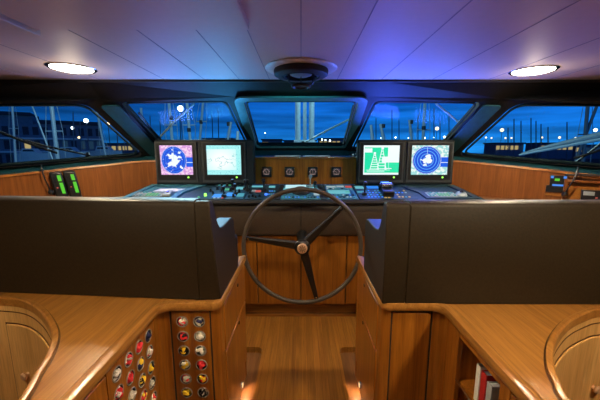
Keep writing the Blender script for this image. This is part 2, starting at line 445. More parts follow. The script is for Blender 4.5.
# ------------------------------------------------------------------ lining under the windows: coaming, timber, shelves
# path of timber lining (plan x, y, top z), left to right
tim = [(-2.75, 2.22, -.235), (-2.40, 2.46, -.205), (-2.0, 2.75, -.155), (-1.60, 3.01, -.112), (-1.35, 3.11, -.10), (-1.0, 3.16, -.09), (-.56, 3.18, -.085)]
timp = smooth_path(tim, 5)
def mirrored(p): return [Vector((-q[0], q[1], q[2])) for q in reversed(p)]
for side, path in (('left', timp), ('right', mirrored(timp))):
    m = MB(); m.sweep([(p.x, p.y, p.z) for p in path], [(0, 0), (.03, 0), (.03, -.95), (0, -.95)])
    struct(m.build('wall_%s_lining' % side, 'wood_side'))
    m = MB(); m.sweep([(p.x, p.y, p.z) for p in path], [(-.012, -.012), (-.008, .004), (.0, .008), (.05, .008), (.05, -.012)])
    struct(m.build('baseboard_%s' % side if False else 'trim_2%d' % (1 if side == 'left' else 2), 'wood_x'))
# coaming from window sills down to the timber cap
bm = bmesh.new()
cap = [timp[0]]+[None]*0
def tim_at(x):
    for a, b in zip(timp[:-1], timp[1:]):
        if a.x <= x <= b.x:
            t = (x-a.x)/(b.x-a.x); return a.lerp(b, t)
    return timp[0] if x < timp[0].x else timp[-1]
lowr = []
full = [p for p in timp]+[Vector((-.52, 3.36, -.062)), Vector((.52, 3.36, -.062))]+[p for p in mirrored(timp)]
def sill_at(x):
    for a, b in zip(bots[:-1], bots[1:]):
        if a.x <= x <= b.x: return a.lerp(b, (x-a.x)/(b.x-a.x))
    return bots[0] if x < 0 else bots[-1]
prev = None
xs = sorted(set([p.x for p in full]+[b.x for b in bots[1:5]]))
def low_at(x):
    for a, b in zip(full[:-1], full[1:]):
        if a.x <= x <= b.x and b.x > a.x: return a.lerp(b, (x-a.x)/(b.x-a.x))
    return full[0] if x < 0 else full[-1]
for x in xs:
    L_ = low_at(x); a = bm.verts.new(sill_at(x)); b = bm.verts.new(L_+Vector((0, .035 if abs(x) > .53 else 0, .004)))
    if prev: bm.faces.new((prev[0], a, b, prev[1]))
    prev = (a, b)
bmesh.ops.recalc_face_normals(bm, faces=bm.faces)
me = bpy.data.meshes.new('wall_front_coaming'); bm.to_mesh(me); bm.free()
for v in me.vertices: v.co.z += H
me.materials.append(M['coaming']); o = bpy.data.objects.new('wall_front_coaming', me); COL.objects.link(o); struct(o)
o.modifiers.new('solid', 'SOLIDIFY').thickness = .008
# side shelves beside the console
for s, nm in ((-1, 'left'), (1, 'right')):
    p = [(-2.42, 2.43), (-2.0, 2.735), (-1.62, 2.985), (-1.52, 3.02), (-1.66, 2.55), (-1.66, 2.3), (-2.42, 2.3)]
    m = MB(); m.prism([(-s*x, y, -.47) for x, y in p], (0, 0, .03)); struct(m.build('wall_%s_shelf' % nm, 'wood_x'))

# centre gauge panel
g = thing('gauge_panel', (0, 3.1, -.345), 'teak fascia below the centre windscreen with four square gauges', 'gauge panel')
m = MB(); m.box(-.535, .555, 3.10, 3.13, -.345, -.088); m.build('fascia', 'wood_z', g, bevel=.003)
m = MB(); m.box(-.545, .565, 3.085, 3.36, -.088, -.070); m.build('ledge', 'wood_x', g, bevel=.008, seg=3)
for i, x in enumerate((-.348, -.115, .118, .355)):
    zc = -.218
    m = MB(); m.box(x-.05, x+.05, 3.082, 3.10, zc-.05, zc+.05); ga = m.build('gauge', 'black', g, bevel=.006)
    m = MB(); m.lathe([(.040, 0), (.040, .004), (.036, .006)], (x, 3.082, zc), (0, -1, 0), 28); m.build('dial', 'dial', ga)
    m = MB()
    for k in range(11):
        a = math.radians(225-27*k); d = Vector((math.cos(a), 0, math.sin(a))); t = Vector((-math.sin(a), 0, math.cos(a)))
        m.obox(Vector((x, 3.0752, zc))+d*.029, d*.0055, Vector((0, .0006, 0)), t*(.0022 if k % 2 else .0036))
    a = math.radians((130, 60, 95, 150)[i]); d = Vector((math.cos(a), 0, math.sin(a))); t = Vector((-math.sin(a), 0, math.cos(a)))
    m.obox(Vector((x, 3.0745, zc))+d*.008, d*.017, Vector((0, .0006, 0)), t*.0018)
    m.obox(Vector((x, 3.0752, zc-.022)), Vector((.012, 0, 0)), Vector((0, .0006, 0)), Vector((0, 0, .004)))
    m.build('dial_marks', 'dial_mark', ga)
for x0, x1, lb in ((-.27, -.02, 'left'), (.04, .30, 'right')):
    t = tag(MB().box(x0, x1, 3.15, 3.33, -.068, -.056).build('defroster_grille', 'white', bevel=.004),
            'pale flat defroster grille on the ledge under centre windscreen, %s one' % lb, 'grille', 'defroster grilles')

# ------------------------------------------------------------------ ceiling fittings
for x, y, lb in ((-1.47, 2.075, 'left'), (1.535, 2.135, 'right')):
    d = thing('downlight', (x, y, CZ), 'bright round chrome ringed downlight on the ceiling above the %s side windows' % lb, 'downlight', 'ceiling downlights')
    m = MB(); m.lathe([(.138, 0), (.138, -.003), (.130, -.008), (.118, -.006), (.118, -.001)], (x, y, CZ), (0, 0, 1), 40); m.build('ring', 'chrome', d)
    m = MB(); m.lathe([(.117, -.001), (.115, -.008), (.08, -.016), (.001, -.02)], (x, y, CZ), (0, 0, 1), 36); m.build('lens', 'lamp', d)
c = thing('overhead_compass', (0, 2.08, CZ), 'round black overhead compass on white ceiling ring with hanging mirror', 'compass')
c0 = (0, 2.08, CZ)
m = MB(); m.lathe([(.232, 0), (.232, -.005), (.222, -.012), (.17, -.013), (.17, 0)], c0, (0, 0, 1), 48); m.build('mounting_ring', 'white', c)
m = MB(); m.lathe([(.172, -.008), (.176, -.02), (.172, -.045), (.155, -.055), (.12, -.055), (.118, -.03), (.001, -.028)], c0, (0, 0, 1), 48); m.build('bowl', 'matte', c)
m = MB(); m.torus((0, 2.08, CZ-.05), (0, 0, 1), .108, .006); m.build('bowl_ring', 'housing', c)
m = MB(); m.lathe([(.07, -.03), (.07, -.042), (.05, -.05), (.001, -.052)], c0, (0, 0, 1), 32); m.build('lens', 'panel_grey', c)
for s in (-1, 1):
    m = MB(); m.tube([(s*.075, 2.0, CZ-.04), (s*.075, 2.0, CZ-.105), (s*.06, 2.0, CZ-.118)], .0045, 8); m.build('mirror_rod', 'black', c)
m = MB(); m.tube([(0, 2.085, CZ-.04), (0, 2.085, CZ-.12)], .0035, 8); m.build('mirror_rod', 'black', c)
m = MB(); m.lathe([(.058, -.112), (.064, -.118), (.060, -.128), (.05, -.130), (.045, -.122)], (0, 2.03, CZ), (0, 0, 1), 32); m.build('mirror', 'black', c)

# ------------------------------------------------------------------ steering console
con = thing('helm_console', (0, 2.75, FZ), 'long black and teak helm console full of lit controls behind the steering wheel', 'helm console')
DY0, DZ0, DY1, DZ1 = 2.62, -.432, 3.03, -.342
def dash(x, s, h=0.):                       # point on the dash slope, s = 0 front .. 1 back
    n = Vector((0, -(DZ1-DZ0), DY1-DY0)).normalized()
    return Vector((x, DY0+(DY1-DY0)*s, DZ0+(DZ1-DZ0)*s))+n*h
DU = (dash(0, 1)-dash(0, 0)); DLEN = DU.length; DU = DU.normalized(); DN = Vector((0, -DU.z, DU.y))
def dbox(m, x, s, w, l, h, h0=0.):          # a box standing on the slope
    return m.obox(dash(x, s, h0+h/2), Vector((w/2, 0, 0)), DU*(l/2), DN*(h/2))
m = MB()
m.prism([(-1.615, DY0, DZ0), (-1.47, DY1, DZ1), (-1.47, DY1, DZ1-.05), (-1.615, DY0, DZ0-.035)], (.0001, 0, 0)) if False else None
def slope_slab(x0f, x1f, x0b, x1b, s0, s1, top, th):
    P = [dash(x0f, s0, top), dash(x1f, s0, top), dash(x1b, s1, top), dash(x0b, s1, top)]
    mm = MB(); mm.prism([p-DN*th for p in P], DN*th); return mm
slope_slab(-1.615, 1.615, -1.50, 1.52, 0, 1.02, 0, .03).build('dashboard', 'dash', con)
m = MB(); m.sweep([(-1.63, DY0), (1.63, DY0)], [(.02, DZ0+.004), (-.004, DZ0+.006), (-.016, DZ0-.004), (-.02, DZ0-.02), (-.014, DZ0-.034), (.02, DZ0-.036)]); m.build('lip', 'matte', con)
m = MB(); m.sweep([(-1.55, 2.66), (-.003, 2.66)], [(.05, -.468), (.0, -.470), (-.012, -.485), (-.018, -.56), (-.008, -.70), (.012, -.755), (.05, -.77)])
m.sweep([(.003, 2.66), (1.55, 2.66)], [(.05, -.468), (.0, -.470), (-.012, -.485), (-.018, -.56), (-.008, -.70), (.012, -.755), (.05, -.77)]); m.build('knee_pad', 'pad', con)
m = MB(); m.box(-1.55, 1.55, 2.745, 2.76, -1.45, -.765); m.box(-1.55, 1.55, 2.712, 2.745, -.775, -.462); m.build('carcass', 'matte', con)
dz0, dz1 = -1.447, -.775
for (x0, x1, kd) in ((-1.50, -.412, 'side_panel'), (-.404, -.004, 'door'), (.004, .418, 'door'), (.426, 1.50, 'side_panel')):
    m = MB(); m.box(x0, x1, 2.715, 2.742, dz0, dz1); m.build(kd, 'wood_z', con, bevel=.004)
m = MB(); m.box(-1.55, 1.55, 2.80, 2.84, FZ, -1.44); m.box(-1.55, 1.55, 2.755, 2.80, FZ, -1.575); m.box(-1.55, 1.55, 2.745, 2.84, -1.47, -1.448); m.build('plinth', 'wood_x', con, bevel=.003)

def panel(name, x0f, x1f, s0, s1, mat, sh=.06):        # plate that follows the fan of the dash
    return slope_slab(x0f, x1f, x0f*(1-sh*.5), x1f*(1-sh*.5), s0, s1, .008, .008).build(name, mat, con, bevel=.002)
def buttons(p, x0, nx, dx, s0, ns, ds, mats, w=.014, l=.016, h=.006, name='button', skip=0):
    for i in range(nx):
        for j in range(ns):
            if random.random() < skip: continue
            m = MB(); dbox(m, x0+i*dx, s0+j*ds, w, l, h, .008); m.build(name, random.choice(mats), p)
def lcd(p, x, s, w, l, mat, name='display'):
    m = MB(); dbox(m, x, s, w, l, .003, .008); return m.build(name, mat, p)
def knob(p, x, s, r=.011, h=.028, mat='black'):
    m = MB(); b = dash(x, s, .008); m.cyl(b, b+DN*h, r, r*.8, 14); m.cyl(b, b+DN*.006, r*1.35, r*1.35, 14); return m.build('knob', mat, p)
def lever(p, x, s, h=.09, mat='black'):
    b = dash(x, s, .008); m = MB(); m.cyl(b, b+DN*.02, .026, .020, 16); m.cyl(b+DN*.015, b+DN*h, .007, .006, 10)
    l = m.build('joystick', mat, p)
    m = MB(); m.lathe([(.009, 0), (.016, .01), (.017, .026), (.012, .036), (.002, .038)], b+DN*(h-.015), DN, 14); m.build('grip', mat, l)
# left bank of controls
A = panel('control_panel', -.86, -.505, .04, .95, 'dash')
lcd(A, -.745, .22, .085, .08, 'blue_lcd'); lcd(A, -.63, .30, .085, .085, 'blue_lcd'); lcd(A, -.545, .26, .06, .085, 'tkey'); lcd(A, -.57, .70, .10, .07, 'teal_lcd'); lcd(A, -.70, .62, .05, .05, 'gkey')
for x, s in ((-.80, .35), (-.79, .62), (-.77, .82), (-.74, .52), (-.72, .86), (-.69, .30), (-.66, .55), (-.60, .17), (-.57, .45), (-.69, .14), (-.84, .5)): knob(A, x, s)
for x, s in ((-.685, .18), (-.595, .34), (-.525, .62), (-.645, .66)): lever(A, x, s, .075)
buttons(A, -.76, 3, .035, .08, 1, .1, ['wkey', 'tkey', 'rkey'], w=.018, l=.01)
buttons(A, -.80, 4, .05, .90, 1, .1, ['gkey', 'bkey', 'tkey'], w=.022, l=.012)
m = MB(); b = dash(-.855, .22, .008); m.cyl(b, b+DN*.022, .013, .011, 14); m.build('indicator', 'green_led', A)
m = MB(); b = dash(-.905, .14, .0); m.cyl(b, b+DN*.015, .010, .009, 14); m.build('indicator', 'gkey', A)
B = panel('control_panel', -.495, -.245, .04, .95, 'dash')
lcd(B, -.42, .82, .11, .04, 'teal_lcd'); lcd(B, -.40, .50, .05, .05, 'rkey'); lcd(B, -.44, .52, .04, .05, 'panel_grey'); lcd(B, -.28, .80, .06, .05, 'teal_lcd')
for x, s in ((-.46, .14), (-.43, .18), (-.40, .12), (-.37, .2), (-.33, .5), (-.47, .4)): knob(B, x, s, .009, .018)
lever(B, -.345, .50, .10); lever(B, -.50, .55, .085)
m = MB(); b = dash(-.315, .28, .008); m.cyl(b, b+DN*.012, .014, .012, 16); m.build('indicator', 'blue_led', B)
buttons(B, -.29, 3, .022, .3, 2, .2, ['tkey', 'wkey', 'bkey'])
# centre
for x0 in (-.235, .175):
    m = panel('divider_plate', x0, x0+.05, .04, .96, 'matte', .3)
Cc = panel('control_panel', -.18, .17, .04, .96, 'panel_blue')
lcd(Cc, -.05, .80, .20, .10, 'pale_lcd'); lcd(Cc, .10, .68, .09, .06, 'teal_lcd'); lcd(Cc, -.14, .55, .05, .12, 'teal_lcd'); lcd(Cc, .14, .35, .05, .09, 'wkey')
m = MB(); b = dash(.0, .45, .006); m.lathe([(.085, 0), (.085, .012), (.075, .03), (.05, .042), (.001, .046)], b, DN, 32); m.build('compass_dome', 'black', Cc)
lever(Cc, .09, .80, .10, 'panel_grey'); lever(Cc, .13, .55, .07)
buttons(Cc, -.16, 12, .028, .12, 1, .2, ['tkey', 'bkey', 'dash', 'dash'])
D = panel('control_panel', .235, .505, .04, .96, 'panel_blue')
lcd(D, .29, .80, .09, .04, 'wkey'); lcd(D, .38, .82, .07, .04, 'wkey'); lcd(D, .46, .80, .06, .05, 'rkey'); lcd(D, .35, .45, .20, .09, 'teal_lcd'); lcd(D, .43, .45, .035, .05, 'gkey')
buttons(D, .25, 9, .028, .66, 1, .1, ['dash', 'tkey', 'wkey']); buttons(D, .26, 8, .03, .13, 2, .12, ['tkey', 'okey', 'dash', 'wkey', 'bkey'])
E = panel('control_panel', .515, 1.02, .04, .95, 'dash')
lcd(E, .56, .75, .08, .07, 'teal_lcd'); lcd(E, .55, .45, .06, .05, 'tkey'); lcd(E, .69, .76, .11, .07, 'blue_lcd')
buttons(E, .60, 5, .03, .14, 4, .13, ['bkey', 'bkey', 'wkey', 'blue_lcd', 'tkey'], skip=.1)
buttons(E, .87, 4, .03, .14, 4, .13, ['bkey', 'dash', 'wkey', 'okey', 'tkey'], skip=.2)
lever(E, .575, .30, .10)
b = dash(.775, .36, .008)                               # throttle block
m = MB(); dbox(m, .775, .36, .10, .20, .055, .008); th = m.build('throttle', 'black', E, bevel=.012, seg=3)
m = MB(); m.cyl(b+Vector((-.045, 0, .075)), b+Vector((.045, 0, .075)), .026, .026, 20); m.build('throttle_grip', 'chrome', th, bevel=.004)
for q in (-.05, .05):
    m = MB(); m.cyl(b+Vector((q, .03, .03)), b+Vector((q, .0, .09)), .012, .012, 10); m.build('throttle_arm', 'black', th)
m = MB(); m.obox(b+Vector((0, .06, .095)), Vector((.035, 0, 0)), Vector((0, .012, 0)), Vector((0, 0, .008))); m.build('throttle_light', 'blue_lcd', th)
buttons(E, .745, 2, .03, .10, 1, .1, ['okey'], w=.018, l=.012)
# trays at both ends of the dash
for s in (-1, 1):
    x = lambda v: s*v
    def pz(xf, ss, h): return dash(x(xf), ss, h)
    m = MB()
    fo = [(1.56, .06), (.96, .06), (.96+.02, .42), (.96-.0, .95), (1.47, .95)]
    outl = [(1.58, .05), (1.47, .97), (.93, .97), (1.08, .42), (1.10, .05)]
    inn = [(1.52, .12), (1.43, .90), (1.02, .90), (1.13, .46), (1.15, .12)]
    k = 5; vs = [pz(a, b_, .014) for a, b_ in outl]+[pz(a, b_, .014) for a, b_ in inn]+[pz(a, b_, .0) for a, b_ in outl]+[pz(a, b_, .002) for a, b_ in inn]
    fs = []
    for j in range(k):
        j2 = (j+1) % k; fs += [(j, j2, k+j2, k+j), (j, j2, 2*k+j2, 2*k+j), (k+j, k+j2, 3*k+j2, 3*k+j)]
    fs.append(tuple(range(3*k, 4*k))); m.add(vs, fs); m.build('chart_tray', 'panel_blue' if s < 0 else 'dash', con)
kp = thing('keypad', dash(-1.37, .28, .003), 'grey keypad with green lit keys in the left end tray of console', 'keypad', 'dash end keypads')
m = MB(); dbox(m, -1.37, .27, .26, .10, .014, .003); m.build('base', 'panel_grey', kp, bevel=.003)
for i in range(9):
    for j in range(3):
        m = MB(); dbox(m, -1.48+i*.027, .19+j*.08, .018, .018, .006, .017); m.build('key', 'gkey' if (3 < i < 8 and j < 2) else random.choice(['panel_grey', 'panel_grey', 'tkey']), kp)
kp = thing('keypad', dash(1.29, .28, .003), 'dark keypad with small green keys in the right end tray of console', 'keypad', 'dash end keypads')
m = MB(); dbox(m, 1.26, .26, .26, .10, .014, .003); m.build('base', 'panel_grey', kp, bevel=.003)
for i in range(9):
    for j in range(3):
        m = MB(); dbox(m, 1.15+i*.027, .18+j*.08, .016, .016, .006, .017); m.build('key', 'gkey' if (j < 2 and 2 < i < 7) else random.choice(['panel_grey', 'wkey', 'tkey']), kp)
b = dash(-1.20, .24, .003); t = thing('handwheel_pod', b, 'small grey wedge control pod beside the green keypad in left tray', 'control pod')
m = MB(); m.prism([dash(-1.235, .14, .003), dash(-1.155, .14, .003), dash(-1.165, .40, .003), dash(-1.215, .40, .003)], DN*.035); m.build('body', 'panel_grey', t, bevel=.012, seg=3)
m = MB(); m.cyl(dash(-1.195, .26, .037), dash(-1.195, .26, .047), .014, .011, 16); m.build('knob', 'chrome', t)
b = dash(1.44, .26, .003); t = thing('trackball', b, 'small pale blue trackball pod with black ball in right end tray', 'trackball')
m = MB(); m.lathe([(.05, 0), (.05, .014), (.038, .03), (.02, .036), (.001, .037)], b, DN, 24); m.build('body', 'panel_grey', t)
m = MB(); m.sphere(b+DN*.034, .018, 14); m.build('ball', 'black', t)
# papers in the left tray
P = [(-1.38, .50), (-1.10, .47), (-1.07, .66), (-1.34, .68)]
m = MB(); m.prism([dash(a, s_, .006) for a, s_ in P], DN*.003); tag(m.build('paper_sheet', 'paper'), 'white paper sheets lying flat in the left dash tray', 'paper')

# ------------------------------------------------------------------ twin displays
def gen_nodes(m):
    nt = m.node_tree; b = nt.nodes['Principled BSDF']; tc = N(nt, 'ShaderNodeTexCoord'); sp = N(nt, 'ShaderNodeSeparateXYZ')
    nt.links.new(tc.outputs['Generated'], sp.inputs[0]); b.inputs['Base Color'].default_value = (.01, .01, .012, 1); b.inputs['Roughness'].default_value = .25
    return nt, b, tc, sp
def mth(nt, op, a, b=None, c=None):
    n = N(nt, 'ShaderNodeMath', operation=op)
    for i, v in enumerate((a, b, c)):
        if v is None: continue
        if isinstance(v, (int, float)): n.inputs[i].default_value = v
        else: nt.links.new(v, n.inputs[i])
    return n.outputs[0]
def mixc(nt, f, a, b):
    n = N(nt, 'ShaderNodeMix', data_type='RGBA')
    for k, v in (('Factor', f), ('A', a), ('B', b)):
        if isinstance(v, (int, float)): n.inputs[k].default_value = v
        elif isinstance(v, tuple): n.inputs[k].default_value = (*v, 1)
        else: nt.links.new(v, n.inputs[k])
    return n.outputs['Result']
def radar_mat(name, corner_a, corner_b, land_w, ringcol, seed):
    m, nt, b = new_mat(name); nt, b, tc, sp = gen_nodes(m); gx, gz = sp.outputs['X'], sp.outputs['Z']
    px = mth(nt, 'MULTIPLY', mth(nt, 'SUBTRACT', gx, .42), 1.2); pz = mth(nt, 'SUBTRACT', gz, .50)
    rr = mth(nt, 'SQRT', mth(nt, 'ADD', mth(nt, 'MULTIPLY', px, px), mth(nt, 'MULTIPLY', pz, pz)))
    nz = N(nt, 'ShaderNodeTexNoise'); nz.noise_dimensions = '4D'; nz.inputs['W'].default_value = seed; nz.inputs['Scale'].default_value = 7; nz.inputs['Detail'].default_value = 5
    nt.links.new(tc.outputs['Generated'], nz.inputs['Vector'])
    nf = N(nt, 'ShaderNodeTexNoise'); nf.noise_dimensions = '4D'; nf.inputs['W'].default_value = seed+3; nf.inputs['Scale'].default_value = 10; nf.inputs['Detail'].default_value = 2
    nt.links.new(tc.outputs['Generated'], nf.inputs['Vector'])
    ring = mth(nt, 'GREATER_THAN', mth(nt, 'SINE', mth(nt, 'MULTIPLY', rr, 66.)), .72)
    disc = mixc(nt, ring, (.004, .075, .72), ringcol)
    edge = mth(nt, 'MULTIPLY', mth(nt, 'GREATER_THAN', rr, .45), mth(nt, 'GREATER_THAN', mth(nt, 'SINE', mth(nt, 'MULTIPLY', mth(nt, 'ARCTAN2', px, pz), 60.)), 0.))
    disc = mixc(nt, edge, disc, (.75, .9, 1.))
    land = mth(nt, 'GREATER_THAN', mth(nt, 'SUBTRACT', nz.outputs['Fac'], mth(nt, 'MULTIPLY', rr, land_w)), .365)
    disc = mixc(nt, land, disc, (.92, 1., 1.))
    hl = mth(nt, 'MULTIPLY', mth(nt, 'LESS_THAN', mth(nt, 'ABSOLUTE', px), .006), mth(nt, 'GREATER_THAN', pz, 0.))
    disc = mixc(nt, hl, disc, (.6, .8, 1.))
    cmask = mth(nt, 'GREATER_THAN', nf.outputs['Fac'], .50)
    corner = mixc(nt, cmask, corner_a, corner_b)
    bx = mth(nt, 'MULTIPLY', mth(nt, 'GREATER_THAN', gx, .80), mth(nt, 'MULTIPLY', mth(nt, 'GREATER_THAN', gz, .27), mth(nt, 'LESS_THAN', gz, .60)))
    corner = mixc(nt, bx, corner, (.005, .11, .82))
    ln = mth(nt, 'MULTIPLY', bx, mth(nt, 'LESS_THAN', mth(nt, 'ABSOLUTE', mth(nt, 'SUBTRACT', gz, .42)), .012))
    corner = mixc(nt, ln, corner, (.7, .85, 1.))
    out = mixc(nt, mth(nt, 'LESS_THAN', rr, .475), corner, disc)
    nt.links.new(out, b.inputs['Emission Color']); b.inputs['Emission Strength'].default_value = 1.0
    return m
M['radar_a'] = radar_mat('radar_pink', (.72, .34, .75), (.95, .66, .88), .62, (.03, .20, .9), 1.)
M['radar_b'] = radar_mat('radar_blue', (.35, .72, .72), (.85, .96, .9), 1.1, (.12, .45, .95), 5.)
def chart_mat():
    m, nt, b = new_mat('chart_screen'); nt, b, tc, sp = gen_nodes(m); gx, gz = sp.outputs['X'], sp.outputs['Z']
    nz = N(nt, 'ShaderNodeTexNoise'); nz.inputs['Scale'].default_value = 3.2; nz.inputs['Detail'].default_value = 3; nt.links.new(tc.outputs['Generated'], nz.inputs['Vector'])
    ln = mth(nt, 'LESS_THAN', mth(nt, 'ABSOLUTE', mth(nt, 'SUBTRACT', nz.outputs['Fac'], .43)), .008)
    px = mth(nt, 'SUBTRACT', gx, .42); pz = mth(nt, 'SUBTRACT', gz, .5)
    rr = mth(nt, 'SQRT', mth(nt, 'ADD', mth(nt, 'MULTIPLY', px, px), mth(nt, 'MULTIPLY', pz, pz)))
    mr = N(nt, 'ShaderNodeMapRange'); mr.inputs['From Min'].default_value = .2; mr.inputs['From Max'].default_value = .55; nt.links.new(rr, mr.inputs['Value'])
    base = mixc(nt, mr.outputs['Result'], (.96, 1., 1.), (.62, 1., .98))
    base = mixc(nt, ln, base, (.25, .70, .72))
    fr = mth(nt, 'MAXIMUM', mth(nt, 'GREATER_THAN', gx, .86), mth(nt, 'MAXIMUM', mth(nt, 'LESS_THAN', gz, .16), mth(nt, 'GREATER_THAN', gz, .87)))
    nf = N(nt, 'ShaderNodeTexNoise'); nf.inputs['Scale'].default_value = 22; nt.links.new(tc.outputs['Generated'], nf.inputs['Vector'])
    fc = mixc(nt, mth(nt, 'GREATER_THAN', nf.outputs['Fac'], .58), (.40, .93, .92), (.28, .75, .80))
    out = mixc(nt, fr, base, fc)
    nt.links.new(out, b.inputs['Emission Color']); b.inputs['Emission Strength'].default_value = 1.0
    return m
M['chart'] = chart_mat()
M['con_green'] = emit('conning_green', (.0, .82, .42), .95); M['con_white'] = emit('conning_white', (.88, .98, 1.), 1.0); M['con_blue'] = emit('conning_edge', (.02, .10, .85), .9); M['con_line'] = emit('conning_line', (.45, .95, .8), .95)

def display(name, x0, x1, screens, label):
    t = thing(name, ((x0+x1)/2, 3.03, -.335), label, 'display', 'twin navigation displays')
    zb, zt = -.332, .098
    m = MB(); m.prism([(x0, 2.985, zb), (x0, 3.0, zt), (x0, 3.09, zt), (x0, 3.075, zb)], (x1-x0, 0, 0)); m.build('housing', 'housing', t, bevel=.010, seg=3)
    for (a, b_, mat, led) in screens:
        z0, z1 = -.238, .044; yf = 2.992
        # raised bezel ring
        o = [(a-.045, z0-.075), (b_+.045, z0-.075), (b_+.045, z1+.032), (a-.045, z1+.032)]; i_ = [(a-.004, z0-.004), (b_+.004, z0-.004), (b_+.004, z1+.004), (a-.004, z1+.004)]
        m = MB(); vs = [(x, yf-.012, z) for x, z in o]+[(x, yf-.010, z) for x, z in i_]+[(x, yf+.01, z) for x, z in o]+[(x, yf+.002, z) for x, z in i_]; fs = []
        for j in range(4):
            j2 = (j+1) % 4; fs += [(j, j2, 4+j2, 4+j), (j, j2, 8+j2, 8+j), (4+j, 4+j2, 12+j2, 12+j)]
        m.add(vs, fs); bz = m.build('bezel', 'bezel', t)
        o = [(a-.030, z0-.050), (b_+.030, z0-.050), (b_+.030, z1+.020), (a-.030, z1+.020)]
        m = MB(); vs = [(x, yf-.0128, z) for x, z in o]+[(x, yf-.0122, z) for x, z in i_]; fs = [(j, (j+1) % 4, 4+(j+1) % 4, 4+j) for j in range(4)]
        m.add(vs, fs); m.build('mask', 'black', bz)
        m = MB()
        def q(xa, xb, za, zb_, mt, dy=0):
            X = lambda f: a+(b_-a)*f; Z = lambda f: z0+(z1-z0)*f
            m.mat(mt); m.box(X(xa), X(xb), yf-.004-dy, yf, Z(za), Z(zb_))
        if mat == 'conning':
            q(0, 1, 0, 1, 'con_green'); d = .0012
            q(0, 1, .93, 1, 'con_white', d); q(0, .03, 0, 1, 'con_white', d); q(0, .24, .76, .9, 'con_white', d); q(.68, 1, .42, .93, 'con_white', d); q(.52, .68, .42, .62, 'con_white', d)
            q(0, 1, 0, .07, 'con_white', d); q(.10, .60, .10, .14, 'con_line', d); q(.62, .80, .20, .23, 'con_white', d); q(.08, .75, .155, .17, 'con_white', d)
            def tri(xc, zt_, w, zb_):
                for sgn in (-1, 1):
                    X = lambda f: a+(b_-a)*f; Z = lambda f: z0+(z1-z0)*f
                    m.mat('con_white'); m.prism([(X(xc), yf-.0058, Z(zt_)), (X(xc)+.006*sgn, yf-.0058, Z(zt_)), (X(xc+sgn*w)+.006*sgn, yf-.0058, Z(zb_)), (X(xc+sgn*w), yf-.0058, Z(zb_))], (0, .002, 0))
                k = 7
                for j in range(1, k+1):
                    f = j/(k+.5); zz = zt_+(zb_-zt_)*f; q(xc-w*f, xc+w*f, zz-.012, zz+.012, 'con_white', .0016)
            tri(.31, .74, .12, .16); tri(.52, .90, .12, .16); q(.28, .34, .70, .77, 'con_white', .0018); q(.49, .56, .88, .94, 'con_white', .0018)
            q(.60, .63, .18, .42, 'con_white', .0018); q(.70, .72, .22, .42, 'con_line', .0018)
        else: q(0, 1, 0, 1, mat)
        m.build('screen', None, bz, smooth=0)
        m = MB(); m.cyl((b_-.045, yf-.012, z0-.025), (b_-.045, yf-.017, z0-.025), .0085, .0075, 14); m.build('power_led', 'green_led', bz)
        m = MB(); m.box(b_-.028, b_-.005, yf-.0145, yf-.012, z0-.03, z0-.02); m.build('power_button', 'housing', bz)
    m = MB()
    for x in (x0+.06, x1-.06): m.box(x-.03, x+.03, 3.0, 3.06, -.352, -.328)
    m.build('foot', 'matte', t)
display('twin_display', -1.415, -.455, [(-1.362, -1.052, 'radar_a', 1), (-.912, -.582, 'chart', 1)], 'black twin display left of the centre windscreen, pink radar beside white chart')
display('twin_display', .549, 1.482, [(.606, .950, 'conning', 1), (1.072, 1.424, 'radar_b', 1)], 'black twin display right of the centre windscreen, green diagram beside blue radar')

# ------------------------------------------------------------------ steering wheel
WX, WY, WZ, WR = .010, 2.30, -.752, .458
w = thing('steering_wheel', (WX, WY, WZ), 'large three spoked ship wheel with brown leather rim in front of console', 'steering wheel')
m = MB(); m.torus((WX, WY, WZ), (0, 1, 0), WR, .0175, 96, 14); m.build('rim', 'wheel_rim', w)
for k, ang in enumerate((170, 46, -75)):
    a = math.radians(ang); d = Vector((math.cos(a), 0, math.sin(a))); t = Vector((-math.sin(a), 0, math.cos(a))); c = Vector((WX, WY, WZ)); y = Vector((0, 1, 0))
    m = MB(); vs = []; fs = []
    st = [(.02, .036, .016, .03), (.10, .033, .015, .03), (.25, .025, .011, .014), (.38, .019, .009, .004), (.455, .016, .008, 0)]
    for rr, hw, ht, dy in st:
        for sx, sy in ((-1, -.25), (-.55, -1), (.55, -1), (1, -.25), (1, .6), (-1, .6)): vs.append(c+d*rr+t*hw*sx+y*(ht*sy+dy))
    n = 6
    for i in range(len(st)-1): fs += [(i*n+j, i*n+(j+1) % n, (i+1)*n+(j+1) % n, (i+1)*n+j) for j in range(n)]
    fs += [tuple(range(n)), tuple(range((len(st)-1)*n, len(st)*n))]
    m.add(vs, fs); sp_ = m.build('spoke', 'spoke', w, bevel=.002)
    m = MB(); m.cyl(c+d*.428+y*-.008, c+d*.428+y*-.012, .006, .006, 10); m.build('screw', 'chrome', sp_)
    if ang == -75:            # worn raised lettering along the lower spoke, too small to read
        m = MB()
        for i in range(8):
            rr = .13+i*.021; hw = .007; yy = Vector((0, -.0155+.03-(rr-.1)*.10, 0)); cc = c+d*rr+yy
            m.obox(cc-t*hw*.0, d*.0018, y*.0016, t*hw); m.obox(cc+d*.006, d*.0018, y*.0016, t*(hw*(.5+.5*(i % 2))));
            m.obox(cc+d*.003+t*(hw if i % 3 else -hw), d*.004, y*.0016, t*.0018)
        m.build('lettering', 'housing', sp_)
m = MB(); m.lathe([(.055, .03), (.062, .02), (.062, -.005), (.05, -.018), (.036, -.022)], (WX, WY, WZ), (0, 1, 0), 32)
m.build('hub', 'spoke', w)
m = MB(); m.lathe([(.040, -.020), (.040, -.030), (.034, -.036), (.001, -.037)], (WX, WY, WZ), (0, 1, 0), 32); hc = m.build('hub_cap', 'bronze', w)
